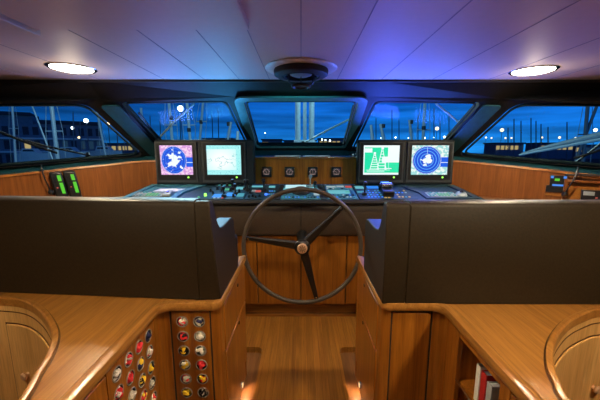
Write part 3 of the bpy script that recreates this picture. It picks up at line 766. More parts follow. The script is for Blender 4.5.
m = MB()
for i in range(8):
    a = PI*i/4; d = Vector((math.cos(a), 0, math.sin(a))); t = Vector((-d.z, 0, d.x)); m.obox(Vector((WX, WY-.0372, WZ))+d*.019, d*.009, Vector((0, .001, 0)), t*.0025)
m.torus((WX, WY-.0365, WZ), (0, 1, 0), .007, .0018, 20, 6); m.build('emblem', 'wheel_rim', hc)
m = MB(); m.lathe([(.05, .338), (.05, .32), (.04, .30), (.035, .03)], (WX, WY, WZ), (0, 1, 0), 28); m.build('column', 'black', w)

# ------------------------------------------------------------------ helm seats
def seat(s, yb0, yb1, label):
    # s = -1 left, +1 right; back face runs from yb0 at the aisle to yb1 at the outer end
    xi, xj, xo = s*(.400 if s < 0 else .394), s*.505, s*1.62
    t = thing('helm_sofa', (s*1.0, yb0+.2, -.738), label, 'helm sofa', 'helm sofas')
    y = yb0; zb = -.738
    prof = [(y, zb), (y-.008, -.55), (y-.006, -.262), (y+.004, -.244), (y+.024, -.238), (y+.048, -.245), (y+.062, -.262), (y+.080, -.315), (y+.102, -.370), (y+.135, -.400),
            (y+.20, -.410), (y+.37, -.405), (y+.415, -.410), (y+.44, -.428), (y+.448, -.46), (y+.45, zb)]
    lean = lambda b: s*(.034 if s < 0 else .0)*(b-zb)/.5
    k = len(prof); m = MB(); m.add([(xi+lean(b), a, b) for a, b in prof]+[(xj, a, b) for a, b in prof], [tuple(range(k)), tuple(range(k, 2*k))]+[(i, (i+1) % k, k+(i+1) % k, k+i) for i in range(k)]); m.build('armrest', 'leather', t, bevel=.006, seg=3)
    m = MB(); dx = (yb1-yb0)
    bp = prof[:4]+[(y+.020, -.237), (y+.085, -.237), (y+.105, -.246), (y+.118, -.27), (y+.122, zb)]
    vs = [Vector((xj, a, b)) for a, b in bp]+[Vector((xo, a+dx, b)) for a, b in bp]; k = len(bp)
    m.add(vs, [tuple(range(k)), tuple(range(k, 2*k))]+[(i, (i+1) % k, k+(i+1) % k, k+i) for i in range(k)]); m.build('backrest', 'leather', t, bevel=.004, seg=2)
    m = MB(); m.prism([(xj, y+.125, zb), (xo, y+.125+dx, zb), (xo, y+.53+dx, zb), (xj, y+.53, zb)], (0, 0, .19)); m.build('seat_cushion', 'leather', t, bevel=.03, seg=4)
    m = MB(); m.box(min(xi+s*.012, xj), max(xi+s*.012, xj), y+.455, y+.52, zb, -.535); m.build('front_roll', 'leather', t, bevel=.025, seg=4)
    m = MB(); m.tube([(xi+s*.012, y+.02, zb+.004), (xi+s*.012, y+.24, zb+.004), (xi+s*.012, y+.44, zb+.004)], .006, 8); m.build('piping', 'matte', t)
seat(-1, 1.425, 1.51, 'wide brown leather helm sofa left of the aisle, seen from behind')
seat(1, 1.385, 1.378, 'wide brown leather helm sofa right of the aisle, seen from behind')

# ------------------------------------------------------------------ cabinets and worktops
WT = -.74
hole_L = [(-2.3, 1.475), (-1.80, 1.47), (-1.525, 1.451), (-1.36, 1.42), (-1.20, 1.3276), (-1.05, 1.203), (-.963, 1.106), (-.898, .993), (-.867, .913), (-.825, .815), (-.795, .68), (-.78, .5), (-.78, .1)]
hole_R = [(2.3, 1.372), (1.75, 1.368), (1.414, 1.345), (1.286, 1.303), (1.153, 1.2345), (1.017, 1.1336), (.92, 1.039), (.842, .9363), (.807, .8645), (.783, .815), (.765, .68), (.76, .5), (.76, .1)]
def worktop(s, hole, yb, label):
    # nosing path along the inner edge, aisle far end towards the camera
    xa, xb = .393, .683
    pa = [(-xa, 2.06), (-xa, 1.44)]+arc((-xa-.045, 1.425), .045, 0, -90, 8)[1:]+[(-.60, 1.38)]
    # concave corner: centre of curvature on the aisle side
    cc = (-xb+.06, 1.38-.06)
    pa += [(cc[0]+.06*math.cos(math.radians(a)), cc[1]+.06*math.sin(math.radians(a))) for a in (90, 105, 120, 135, 150, 165, 180)]
    pa += [(-xb, 1.0), (-xb, .6), (-xb, .1)]
    pa = [(-s*x, y) for x, y in pa]
    hp = smooth_path([Vector((a, b, 0)) for a, b in hole], 5)
    t = thing('worktop', (s*.9, 1.4, WT-.06), label, 'worktop', 'side worktops')
    poly = [(x, y, WT-.03) for x, y in pa]+[(p.x, p.y, WT-.03) for p in reversed(hp)]+[(s*2.3, 2.06, WT-.03)]
    m = MB(); m.prism(poly, (0, 0, .03)); m.build('board', 'wood_y', t)
    sg = -s
    def P(o, z): return (o*sg, z)
    # raised rounded nosing (inner edge); offset measured to the left of travel
    left = 1 if s < 0 else -1
    no = lambda o: o*left
    m = MB(); m.sweep(pa, [(no(-.040), .003+WT), (no(-.012), .008+WT), (no(.001), .005+WT), (no(.006), -.006+WT), (no(.006), -.024+WT), (no(.002), -.031+WT), (no(-.040), -.033+WT)]); m.build('nosing', 'wood_rim', t)
    hx = [(p.x, p.y) for p in hp]
    ho = lambda o: -o*left*-1
    m = MB(); m.sweep(hx, [(no(.004), -.001+WT), (no(.003), .010+WT), (no(-.002), .012+WT), (no(-.014), .012+WT), (no(-.019), .007+WT), (no(-.020), -.030+WT), (no(.004), -.030+WT)]); m.build('rim', 'wood_rim', t, smooth=25)
    m = MB(); m.sweep(hx, [(no(.009), WT-.002), (no(.009), WT+.0008), (no(.004), WT+.0008), (no(.004), WT-.002)]); m.build('rim_joint', 'joint', t)
    m = MB(); m.sweep(pa, [(no(-.040), WT-.002), (no(-.040), WT+.0034), (no(-.0435), WT+.0008), (no(-.0435), WT-.002)]); m.build('nosing_joint', 'joint', t)
    return t, pa, hx, no
tL, paL, hL, noL = worktop(-1, hole_L, 1.45, 'left teak worktop with rounded nosing, wrapping a curved recess')
tR, paR, hR, noR = worktop(1, hole_R, 1.40, 'right teak worktop with rounded nosing, wrapping a curved recess')

FRONT_FLAGS = []; SIDE_FLAGS = []
def pierced(m, o, ex, ez, n, nx, nz, cw, ch, rad, th, depth, mL, mR, mB, mT):
    # board with round holes: o = lower-left corner of hole grid, ex/ez unit axes, n outward normal
    K = 24; cent = []
    for i in range(nx):
        for j in range(nz):
            c = o+ex*(cw*(i+.5))+ez*(ch*(j+.5)); cent.append((i, j, c)); sq = []; ci = []
            for k in range(K):
                a = 2*PI*(k+.5)/K; ca, sa = math.cos(a), math.sin(a); f = 1/max(abs(ca)/(cw/2), abs(sa)/(ch/2))
                sq.append(c+ex*ca*f+ez*sa*f); ci.append(c+ex*ca*rad+ez*sa*rad)
            # add exact corners by snapping the nearest sample
            for sx in (-1, 1):
                for sz in (-1, 1):
                    q = c+ex*sx*cw/2+ez*sz*ch/2; kk = min(range(K), key=lambda k_: (sq[k_]-q).length); sq[kk] = q
            vs = sq+ci+[p-n*depth for p in ci]+[c-n*depth]
            m.mat('wood_z'); m.add(vs, [(k, (k+1) % K, K+(k+1) % K, K+k) for k in range(K)])
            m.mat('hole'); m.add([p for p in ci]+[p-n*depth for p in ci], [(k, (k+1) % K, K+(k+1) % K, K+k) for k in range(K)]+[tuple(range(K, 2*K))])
    m.mat('wood_z'); W, Hh = nx*cw, nz*ch
    R = lambda a0, a1, b0, b1: m.add([o+ex*a0+ez*b0, o+ex*a1+ez*b0, o+ex*a1+ez*b1, o+ex*a0+ez*b1], [(0, 1, 2, 3)])
    if mL: R(-mL, 0, -mB, Hh+mT)
    if mR: R(W, W+mR, -mB, Hh+mT)
    if mB: R(0, W, -mB, 0)
    if mT: R(0, W, Hh, Hh+mT)
    cs = [o+ex*a+ez*b for a, b in ((-mL, -mB), (W+mR, -mB), (W+mR, Hh+mT), (-mL, Hh+mT))]
    m.add(cs+[p-n*th for p in cs], [(k, (k+1) % 4, 4+(k+1) % 4, 4+k) for k in range(4)])
    return cent

Z0, ZT = FZ-.05, -.776
fy, sx_, ax_ = 1.392, .690, .402     # cabinet face planes: front y, side |x|, aisle |x|
def cabinet(s, label):
    t = thing('side_cabinet', (s*.7, 1.4, Z0), label, 'cabinet', 'side cabinets')
    X = lambda v: s*v
    lo = -1 if s < 0 else 1
    m = MB()
    # rounded aisle corner post
    pc = [(ax_, 1.50), (ax_, fy+.04)]+arc((ax_+.04, fy+.04), .04, 180, 270, 8)[1:]+[(.443, fy), (.443, fy+.025), (.437, fy+.03), (.437, 1.50)]
    m.prism([(X(a), b, Z0) for a, b in pc], (0, 0, ZT-Z0))
    m.build('post', 'wood_z', t, bevel=.002); m = MB()
    cc = (sx_-.038, fy-.038)
    ci = [(.648, fy+.025), (.648, fy)]+[(cc[0]+.038*math.sin(math.radians(a)), cc[1]+.038*math.cos(math.radians(a))) for a in (0, 15, 30, 45, 60, 75, 90)]+[(sx_, 1.325), (sx_+.025, 1.325), (sx_+.025, fy+.025)]
    m.prism([(X(a), b, Z0) for a, b in ci], (0, 0, ZT-Z0))
    m.build('post', 'wood_z', t, bevel=.002); m = MB()
    m.box(min(X(ax_), X(ax_+.02)), max(X(ax_), X(ax_+.02)), 2.02, 2.045, Z0, ZT)
    m.box(min(X(ax_), X(1.60)), max(X(ax_), X(1.60)), 2.03, 2.05, Z0, ZT)
    m.box(min(X(ax_+.015), X(ax_+.03)), max(X(ax_+.015), X(ax_+.03)), 1.5, 2.03, Z0, ZT)
    m.build('carcass', 'wood_z', t, bevel=.002); m = MB()
    a, b = min(X(sx_+.002), X(sx_+.025)), max(X(sx_+.002), X(sx_+.025))
    m.box(a, b, .10, .33, Z0, ZT)
    m.build('near_posts' if False else 'post', 'wood_z', t, bevel=.002)
    m = MB()
    m.box(a, b, .16, 1.325, ZT-.004, ZT); m.box(min(X(.443), X(.648)), max(X(.443), X(.648)), fy+.006, fy+.03, ZT-.012, ZT); m.build('gap_shade_bar', 'matte', t)  # black bars stand in for shade in the gap below the worktop
    for q0, q1 in ((.443, .4505), (.640, .648)):
        m = MB(); m.box(min(X(q0), X(q1)), max(X(q0), X(q1)), fy+.004, fy+.02, Z0, ZT-.004); m.build('gap_shade_strip', 'matte', t)  # black strips drawn as the shade between panel and posts
    # aisle drawers
    for (z0, z1) in ((-1.047, ZT-.012), (-1.50, -1.057)):
        m = MB(); m.box(min(X(ax_-.006), X(ax_+.012)), max(X(ax_-.006), X(ax_+.012)), 1.475, 2.035, z0, z1); d = m.build('drawer', 'wood_z', t, bevel=.004)
        zc = z1-.045 if z1 > -1 else z1-.03; m = MB(); m.cyl((X(ax_-.006), 1.80, zc), (X(ax_-.010), 1.80, zc), .011, .010, 16); m.build('latch', 'housing', d)
    m = MB(); m.box(min(X(ax_+.004), X(ax_+.012)), max(X(ax_+.004), X(ax_+.012)), 1.475, 2.035, Z0, -1.51); m.build('toe_board', 'wood_z', t)
    return t, X
cL, X = cabinet(-1, 'left teak cabinet with round pigeonholes full of rolled signal flags')
ex, ez = Vector((1, 0, 0)), Vector((0, 0, 1))
# front pigeonholes
m = MB(); cw, ch = .0837, .079
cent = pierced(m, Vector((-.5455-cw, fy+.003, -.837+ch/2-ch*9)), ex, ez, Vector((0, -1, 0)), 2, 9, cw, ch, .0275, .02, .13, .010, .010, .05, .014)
fp = m.build('flag_panel', None, cL, smooth=0)
for i, j, c_ in cent:
    m = MB(); m.torus(c_+Vector((0, -.001, 0)), (0, 1, 0), .0275, .0026, 28, 8); m.build('ring', 'clear_ring', fp)
    if j >= 3: FRONT_FLAGS.append((8-j, i, c_))
# side pigeonholes (face looks to +x)
m = MB(); cw2 = .0793; ch = .0795
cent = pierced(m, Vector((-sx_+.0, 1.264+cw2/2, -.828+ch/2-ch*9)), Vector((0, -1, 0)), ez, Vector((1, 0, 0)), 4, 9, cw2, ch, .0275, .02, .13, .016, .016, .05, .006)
sp2 = m.build('flag_panel', None, cL, smooth=0)
for i, j, c_ in cent:
    m = MB(); m.torus(c_+Vector((.001, 0, 0)), (1, 0, 0), .0275, .0026, 28, 8); m.build('ring', 'clear_ring', sp2)
    SIDE_FLAGS.append((8-j, i, c_))
m = MB(); m.box(-sx_-.02, -sx_+.002, .335, .965, -1.55, ZT-.010); dd = m.build('door', 'wood_z', cL, bevel=.004)
m = MB(); m.box(-sx_-.01, -sx_+.005, .40, .90, -1.49, ZT-.07); m.build('door_panel', 'wood_z', dd, bevel=.006)
# right cabinet: plain front panel, open book shelf, near door
cR, X = cabinet(1, 'right teak cabinet with plain front panel and open book shelf')
m = MB(); m.box(.451, .640, fy+.001, fy+.022, -1.56, ZT-.012); m.build('front_panel', 'wood_z', cR, bevel=.004)
# shelf opening y .93 .. 1.27 framed
a, b = sx_, sx_+.022
m = MB(); m.box(a, b, 1.225, 1.322, Z0, ZT-.006); m.box(a, b, .895, .945, Z0, ZT-.006); m.box(a, b, .945, 1.225, ZT-.030, ZT-.006); m.box(a, b, .945, 1.225, -1.30, -1.26); m.box(a, b, .945, 1.225, Z0, -1.55)
m.build('shelf_frame', 'wood_z', cR, bevel=.003)
m = MB(); m.box(b, b+.105, .925, .943, -1.5, ZT-.02); m.box(b, b+.105, 1.24, 1.258, -1.5, ZT-.02); m.box(b+.095, b+.105, .943, 1.24, -1.5, ZT-.02); m.box(b, b+.095, .943, 1.24, -1.046, -1.028); m.box(b, b+.095, .943, 1.24, ZT-.03, ZT-.016); m.build('shelf_box', 'wood_z', cR)
m = MB(); m.tube([(a-.004, 1.215, -1.005), (a-.004, .95, -1.005)], .003, 8); m.build('fiddle_rail', 'chrome', cR)
m = MB(); m.box(a-.002, b, .335, .888, -1.55, ZT-.010); dd = m.build('door', 'wood_z', cR, bevel=.004)
m = MB(); m.box(a-.005, b, .40, .823, -1.49, ZT-.07); m.build('door_panel', 'wood_z', dd, bevel=.006)
for y0, y1, zt, mt, lb in ((1.105, 1.132, -.862, 'book_white', 'white spined book at the far end of the cabinet shelf'), (1.065, 1.098, -.868, 'book_red', 'red spined book between white and grey ones on cabinet shelf'), (1.028, 1.058, -.885, 'book_grey', 'grey spined book at the near end of the cabinet shelf')):
    t = thing('book', (.76, (y0+y1)/2, -1.028), lb, 'book', 'books on the cabinet shelf')
    m = MB(); m.box(.722, .727, y0, y1, -1.028, zt); m.box(.727, .803, y0, y0+.003, -1.028, zt); m.box(.727, .803, y1-.003, y1, -1.028, zt); m.build('cover', mt, t, bevel=.001)
    m = MB(); m.box(.727, .80, y0+.003, y1-.003, -1.024, zt-.004); m.build('pages', 'paper', t)

# curved recess walls under the worktops
def arclen(p):
    L = [0]
    for a, b in zip(p[:-1], p[1:]): L.append(L[-1]+(Vector(b)-Vector(a)).length)
    return L
def recess(s, hx, no, i0, i1, label, kx):
    t = thing('curved_locker', (s*1.3, 1.3, Z0), label, 'locker', 'curved lockers')
    body = hx
    m = MB(); m.sweep(body, [(no(-.018), WT-.031), (no(-.004), WT-.031), (no(-.004), Z0), (no(-.018), Z0)]); m.build('curved_wall', 'wood_z_lit', t)
    m = MB(); m.sweep(body, [(no(-.017), WT-.058), (no(-.0195), WT-.058), (no(-.0195), WT-.063), (no(-.017), WT-.063)]); m.build('groove', 'joint', t)
    seg = hx[i0:i1]
    m = MB(); m.sweep(seg, [(no(-.019), -.865), (no(-.026), -.868), (no(-.026), -1.55), (no(-.019), -1.55)]); d = m.build('door', 'wood_z_lit', t, bevel=.003)
    e0 = Vector((*seg[0], 0)); d0 = (e0-Vector((*seg[1], 0))).normalized()*.008; e1 = Vector((*seg[-1], 0)); d1 = (e1-Vector((*seg[-2], 0))).normalized()*.008
    m = MB(); m.sweep([tuple(e0+d0)[:2]]+seg+[tuple(e1+d1)[:2]], [(no(-.0175), -.860), (no(-.0200), -.860), (no(-.0200), -1.555), (no(-.0175), -1.555)]); m.build('door_gap', 'joint', t)
    # knob
    k = min(range(len(hx)-1), key=lambda i: abs(hx[i][0]-kx)); p = Vector((*hx[k], 0)); q = Vector((*hx[k+1], 0)); tg = (q-p).normalized(); nn = -Vector((-tg.y, tg.x, 0))*no(1)
    p = Vector((p.x, p.y, -1.135))+nn*.0255
    m = MB(); m.lathe([(.012, 0), (.010, .008), (.019, .016), (.021, .022), (.015, .028), (.001, .029)], p, nn, 20); m.build('knob', 'bronze', d)
recess(-1, hL, noL, 11, 34, 'curved teak locker with knobbed door inside the left worktop recess', -1.40)
recess(1, hR, noR, 3, 32, 'curved teak locker with knobbed door inside the right worktop recess', 1.40)

# step lights in the gutters
for s, lb in ((-1, 'left'), (1, 'right')):
    t = thing('step_light', (s*.397, 1.86, -1.61), 'small glowing step light low on the %s cabinet beside the aisle' % lb, 'step light', 'aisle step lights')
    m = MB(); m.cyl((s*.406, 1.86, -1.585), (s*.398, 1.86, -1.585), .024, .022, 20); m.build('ring', 'chrome', t)
    m = MB(); m.cyl((s*.3985, 1.86, -1.585), (s*.3965, 1.86, -1.585), .016, .016, 18); m.build('lens', 'step', t)

# ------------------------------------------------------------------ rolled signal flags
def flag(c, n, ex_, cols, label, seed, group):
    rnd = random.Random(seed); ez_ = Vector((0, 0, 1)); t = MB(); base = c-n*.006
    # rolled cloth: a spiral strip, its turns in different colours, with a loose fold in front
    K = 40; r0, r1 = .004, .0225; a0 = rnd.uniform(0, 6.28); turns = 2.1; prevv = None
    squ = rnd.uniform(.78, 1.0); rot = rnd.uniform(0, 3.1)
    def pt(a, r_, y): 
        x_, z_ = r_*math.cos(a), r_*squ*math.sin(a); return base+ex_*(x_*math.cos(rot)-z_*math.sin(rot))+ez_*(x_*math.sin(rot)+z_*math.cos(rot))+n*y
    for k in range(K):
        f0, f1 = k/K, (k+1)/K; aa, ab = a0+turns*6.28*f0, a0+turns*6.28*f1; ra, rb = r0+(r1-r0)*f0, r0+(r1-r0)*f1; th = .0062
        col = cols[(0, 0, 1, 0, 2, 0, 1, 1, 0, 2)[int(f0*9.99+.6*math.sin(aa*2)) % 10] % len(cols)]
        ya, yb = .002*math.sin(aa*3+seed)+.004*(1-f0), .002*math.sin(ab*3+seed)+.004*(1-f1)
        t.mat(col); t.add([pt(aa, ra, ya), pt(ab, rb, yb), pt(ab, rb+th*.5, yb+.003), pt(aa, ra+th*.5, ya+.003), pt(ab, rb+th, yb), pt(aa, ra+th, ya),
                           pt(aa, ra, -.09), pt(ab, rb, -.09), pt(ab, rb+th, -.09), pt(aa, ra+th, -.09)],
                          [(0, 1, 2, 3), (3, 2, 4, 5), (0, 1, 7, 6), (5, 4, 8, 9), (6, 7, 8, 9)])
    # loose folds
    for i in range(3):
        ang = rnd.uniform(0, 6.28); ln = rnd.uniform(.010, .015); cc = Vector((rnd.uniform(-.007, .007), rnd.uniform(-.007, .007)))
        pts = []
        for q in range(6):
            f = q/5-.5; x_, z_ = cc.x+math.cos(ang)*f*2*ln+.005*math.sin(q*1.5)*math.sin(ang), cc.y+math.sin(ang)*f*2*ln-.005*math.sin(q*1.5)*math.cos(ang)
            pts.append(base+ex_*x_+ez_*z_+n*(.007+.003*math.sin(q)))
        t.mat(cols[(0, 1, 0)[i]]); t.tube(pts, [.004, .0082, .0092, .009, .008, .004], 8)
    o = t.build('signal_flag', None, pivot=c-Vector((0, 0, .025))-n*.04); tag(o, label, 'flag', group)
rows = ['top', 'second', 'third', 'fourth', 'fifth', 'sixth', 'seventh', 'eighth', 'ninth']
fc = {(0, 0): 'cream red cream', (0, 1): 'cream navy fblack', (1, 0): 'red fblack navy', (1, 1): 'cream cream fblack', (2, 0): 'yellow fblack yellow', (2, 1): 'cream fblack cream',
      (3, 0): 'yellow cream fblack', (3, 1): 'red red fblack', (4, 0): 'cream red fblack', (4, 1): 'yellow red fblack', (5, 0): 'yellow yellow fblack', (5, 1): 'fblack cream fblack'}
NM = {'cream': 'white', 'fblack': 'black', 'navy': 'navy', 'red': 'red', 'yellow': 'yellow'}
def cname(cs):
    u = []
    for c_ in cs:
        if NM[c_] not in u: u.append(NM[c_])
    return ' and '.join(u[:2])
sd = 0
for rI, cI, c_ in FRONT_FLAGS:
    cs = fc[(rI, cI)].split(); sd += 1
    flag(c_, Vector((0, -1, 0)), Vector((1, 0, 0)), cs, '%s rolled flag, %s row, %s hole of the front pigeonhole panel' % (cname(cs), rows[rI], ('left', 'right')[cI]), sd, 'rolled signal flags')
sc_ = {(0, 0): 'navy navy fblack', (0, 1): 'red red fblack', (0, 2): 'red cream fblack', (0, 3): 'cream fblack cream',
       (1, 0): 'cream red cream', (1, 1): 'yellow navy cream', (1, 2): 'red red cream', (1, 3): 'red cream fblack',
       (2, 0): 'yellow fblack cream', (2, 1): 'yellow fblack yellow', (2, 2): 'cream cream fblack', (2, 3): 'yellow red fblack',
       (3, 0): 'cream fblack cream', (3, 1): 'yellow red fblack', (4, 0): 'red cream fblack', (3, 2): 'navy cream'}
cols_ = ['far', 'second', 'third', 'nearest']
for rI, cI, c_ in SIDE_FLAGS:
    if (rI, cI) not in sc_ or (rI, cI) in ((2, 3), (3, 2)): continue
    cs = sc_[(rI, cI)].split(); sd += 1
    flag(c_, Vector((1, 0, 0)), Vector((0, 1, 0)), cs, '%s rolled flag, %s row, %s column of the side pigeonhole panel' % (cname(cs), rows[rI], cols_[cI]), sd, 'rolled signal flags')

# ------------------------------------------------------------------ fittings on the side linings
def lin(s, u):                              # lining point under sight column u, with tangent and inward normal
    xr = ray(u, 185); k = xr.x/xr.y
    path = timp if s < 0 else mirrored(timp)
    for a, b in zip(path[:-1], path[1:]):
        fa, fb = a.x-k*a.y, b.x-k*b.y
        if fa*fb <= 0:
            t = fa/(fa-fb) if fa != fb else 0; p = a.lerp(b, t); tg = Vector((b.x-a.x, b.y-a.y, 0)).normalized(); n = Vector((tg.y, -tg.x, 0)); return Vector((p.x, p.y, 0)), tg, n
def zat(p, v): r_ = ray(301, v); return r_.z/r_.y*p.y
UP = Vector((0, 0, 1))
for u, lb, v0 in ((59.5, 'left', 171.5), (73.0, 'right', 170.5)):
    p, tg, n = lin(-1, u); p = p+n*.004
    zt, zb = zat(p, v0), zat(p, v0+28)
    t = thing('radio_handset', Vector((p.x, p.y, zb)), 'black radio handset with green display, %s one of pair on left side lining' % lb, 'radio handset', 'radio handsets')
    lean = tg*.018; c_ = Vector((p.x, p.y, (zt+zb)/2)); hh = (zt-zb)/2; up = (UP*hh-lean)
    ff = (n*.92+tg*.38).normalized(); sd_ = ff.cross(UP).normalized()
    m = MB(); m.obox(c_+n*.010, tg*.032, n*.008, up*.9); m.build('cradle', 'matte', t, bevel=.004)
    m = MB(); m.obox(c_+n*.042, tg*.043, n*.024, up); hs = m.build('body', 'black', t, bevel=.014, seg=3)
    fc_ = c_+n*.0665
    m = MB(); m.obox(fc_+tg*.017+up*.56, tg*.012, n*.0015, up*.20); m.build('display', 'green_lcd', hs)
    m = MB(); m.obox(fc_+tg*.019-up*.14, tg*.012, n*.0015, up*.38); m.build('display', 'green_lcd', hs)
    m = MB(); m.cyl(fc_-tg*.014-up*.1-n*.002, fc_-tg*.014-up*.1+n*.002, .006, .006, 12); m.build('button', 'rkey', hs)
    m = MB()
    for k in range(5): m.obox(fc_-tg*.018+up*(.30+.08*k), tg*.010, n*.001, UP*.0022)
    m.build('speaker_slots', 'housing', hs)
    m = MB(); q = c_-up*1.0+n*.045; m.tube([q, q-UP*.03+n*.005, q-UP*.08, q-UP*.13-n*.02], .006, 8); m.build('cord', 'black', t)
def gooseneck(s, u0, v0, u1, v1, label):
    p, tg, n = lin(s, u0); a = Vector((p.x, p.y, zat(p, v0)))+n*.0; p2, _, n2_ = lin(s, u1); e = Vector((p2.x, p2.y, zat(p2, v1)))+n2_*.06
    t = thing('gooseneck_lamp', a, label, 'gooseneck lamp', 'gooseneck lamps')
    a2 = Vector((a.x, a.y, tim_at(-abs(a.x)).z))
    b = a2+n*.0
    m = MB(); m.lathe([(.016, .006), (.014, .014), (.008, .02)], b, (0, 0, 1), 14); m.build('base', 'black', t)
    b = b+UP*.012
    pts = [b+UP*.0, b+UP*.035+n*.01, b+UP*.035+n*.045, b.lerp(e, .25)+n*.055, b.lerp(e, .6)+n*.03, e]
    m = MB(); m.tube([tuple(q) for q in smooth_path(pts, 4)], .0055, 8); m.build('stem', 'black', t)
    m = MB(); m.sphere(e, .022, 14); m.build('head', 'black', t)
gooseneck(-1, 44, 168, 50.5, 191.5, 'thin black gooseneck with ball head beside the two radio handsets')
gooseneck(1, 575, 168, 565, 193.5, 'thin black gooseneck with ball head near the right side niche')
# small panel meter and placard on the right lining
p, tg, n = lin(1, 557.5); z = zat(p, 181)
t = thing('panel_meter', Vector((p.x, p.y, z-.05)), 'small square black panel meter with blue and green display on right lining', 'panel meter')
m = MB(); m.obox(Vector((p.x, p.y, z))+n*.012, tg*.055, n*.012, UP*.048); bd = m.build('body', 'black', t, bevel=.005)
fc_ = Vector((p.x, p.y, z))+n*.0248
m = MB(); m.obox(fc_+UP*.012-tg*.008, tg*.016, n*.001, UP*.010); m.build('display', 'green_lcd', bd)
m = MB(); m.obox(fc_-UP*.034, tg*.036, n*.001, UP*.008); m.build('key_strip', 'bkey', bd)
for q in (-1, 1): m = MB(); m.obox(fc_+UP*.034+tg*.042*q, tg*.010, n*.001, UP*.010); m.build('key', 'bkey', bd)
z2 = zat(p, 189.5); p2, tg2, n2_ = lin(1, 556)
t = thing('nameplate', Vector((p2.x, p2.y, z2-.05)), 'black rectangular plate on a pale backing below the panel meter', 'plate')
m = MB(); m.obox(Vector((p2.x, p2.y, z2-.012))+n2_*.004, tg2*.068, n2_*.004, UP*.045); m.build('backing', 'wood_x', t, bevel=.002)
m = MB(); m.obox(Vector((p2.x, p2.y, z2+.006))+n2_*.014, tg2*.066, n2_*.006, UP*.030); m.build('plate', 'black', t, bevel=.003)
m = MB()
for k in range(9): m.obox(Vector((p2.x, p2.y, z2+.008))+n2_*.0206+tg2*(-.030+.0075*k), tg2*.0022, n2_*.0006, UP*(.004+.002*(k % 3)))
m.build('lettering', 'housing', t)
# niche with a handset on the far right
p, tg, n = lin(1, 592); zt = zat(p, 181); pa_, _, _ = lin(1, 575)
t = thing('wall_niche', Vector((p.x, p.y, zt-.22)), 'framed timber niche in the right lining holding a black radio', 'niche')
c_ = Vector((p.x, p.y, zt-.11))
m = MB()
m.obox(c_+n*.022+UP*.105, tg*.17, n*.022, UP*.010); m.obox(c_+n*.022-tg*.165, tg*.012, n*.022, UP*.12); m.obox(c_+n*.022+tg*.165, tg*.012, n*.022, UP*.12); m.obox(c_+n*.022-UP*.115, tg*.17, n*.022, UP*.010)
m.build('frame', 'wood_side', t, bevel=.003)
m = MB(); m.obox(c_+n*.004, tg*.155, n*.003, UP*.108); m.build('back', 'wood_x', t)
t = thing('radio_set', c_-UP*.105+n*.02, 'small dark radio with grey keys inside the right side niche', 'radio')
m = MB(); m.obox(c_+n*.032-UP*.02-tg*.0, tg*.062, n*.022, UP*.058); bd = m.build('body', 'black', t, bevel=.005)
for k in range(4): m = MB(); m.obox(c_+n*.0545-UP*.06+tg*(-.042+.026*k), tg*.009, n*.0015, UP*.007); m.build('key', 'panel_grey', bd)
m = MB(); m.obox(c_+n*.0545+UP*.012-tg*.018, tg*.034, n*.0012, UP*.016); m.build('display', 'panel_grey', bd)
m = MB(); m.obox(c_+n*.0545-UP*.02+tg*.03, tg*.006, n*.0015, UP*.006); m.build('key', 'rkey', bd)
t = thing('grab_rail', c_+UP*.125, 'short black grab rail with chrome clip along the right lining cap', 'grab rail')
q = Vector((p.x, p.y, tim_at(-abs(p.x)).z))
m = MB(); m.tube([q-tg*.17+n*.02+UP*-.004, q-tg*.165+n*.04+UP*.0, q-tg*.10+n*.045+UP*.0, q+tg*.2+n*.045, q+tg*.205+n*.02], .009, 8); m.build('rail', 'black', t)
m = MB(); m.obox(q-tg*.10+n*.045, tg*.018, n*.013, UP*.013); m.build('clip', 'chrome', t, bevel=.003)

# ------------------------------------------------------------------ wipers on the outside of the glass
def wiper(win, pts, label, blade):
    q = GL[win]; n = norms[win]; c_ = q[3]
    P = [on_plane(u, v, c_-n*.05, n) for u, v in pts]; B = [on_plane(u, v, c_-n*.03, n) for u, v in blade]
    t = thing('windscreen_wiper', P[0], label, 'wiper', 'windscreen wipers')
    m = MB(); m.tube(P, .009, 8); m.build('arm', 'deck_white' if win != 0 and win != 4 else 'black', t)
    m = MB(); m.tube(B, .011, 8); m.build('blade', 'black', t)
    m = MB(); m.cyl(P[0]+n*.02, P[0]-n*.02, .022, .018, 14); m.build('pivot', 'black', t)
wiper(2, [(303, 143.5), (326, 131), (349, 119.5)], 'wiper with pale arm across the lower right of centre windscreen', [(343.5, 143), (350, 120), (353.5, 106)])
wiper(1, [(158, 139), (175, 121), (194, 104)], 'wiper with pale diagonal arm on the left front windscreen', [(163, 142), (152, 130), (139, 113)])
wiper(3, [(472, 112), (458, 122), (436, 103.5)], 'wiper with pale diagonal arm on the right front windscreen', [(444, 141), (458, 126), (474, 112)])
wiper(0, [(88, 155), (45, 146), (2, 134)], 'long black wiper lying across the left side window', [(57, 153), (25, 142), (-5, 130)])
wiper(4, [(604, 141), (590, 152), (576, 162)], 'black wiper at the right edge of the right side window', [(603, 149), (588, 154), (574, 158)])

# ------------------------------------------------------------------ harbour outside
SEA = -6.
m = MB(); m.box(-500, 500, 6, 700, SEA-.4, SEA); o = m.build('sea', 'sea', pivot=(0, 300, SEA-.4)); struct(o)
m = MB(); m.box(-500, 500, 150, 260, SEA, SEA+1.6); o = m.build('quay', 'quay'); struct(o)
m = MB(); m.box(-110, -22, 57, 74, SEA, SEA+1.2); o = m.build('quay_left', 'quay'); struct(o)
m = MB(); m.box(-3.2, 3.2, 3.75, 10, -1.6, -1.5); o = m.build('foredeck', 'deck_white'); struct(o)
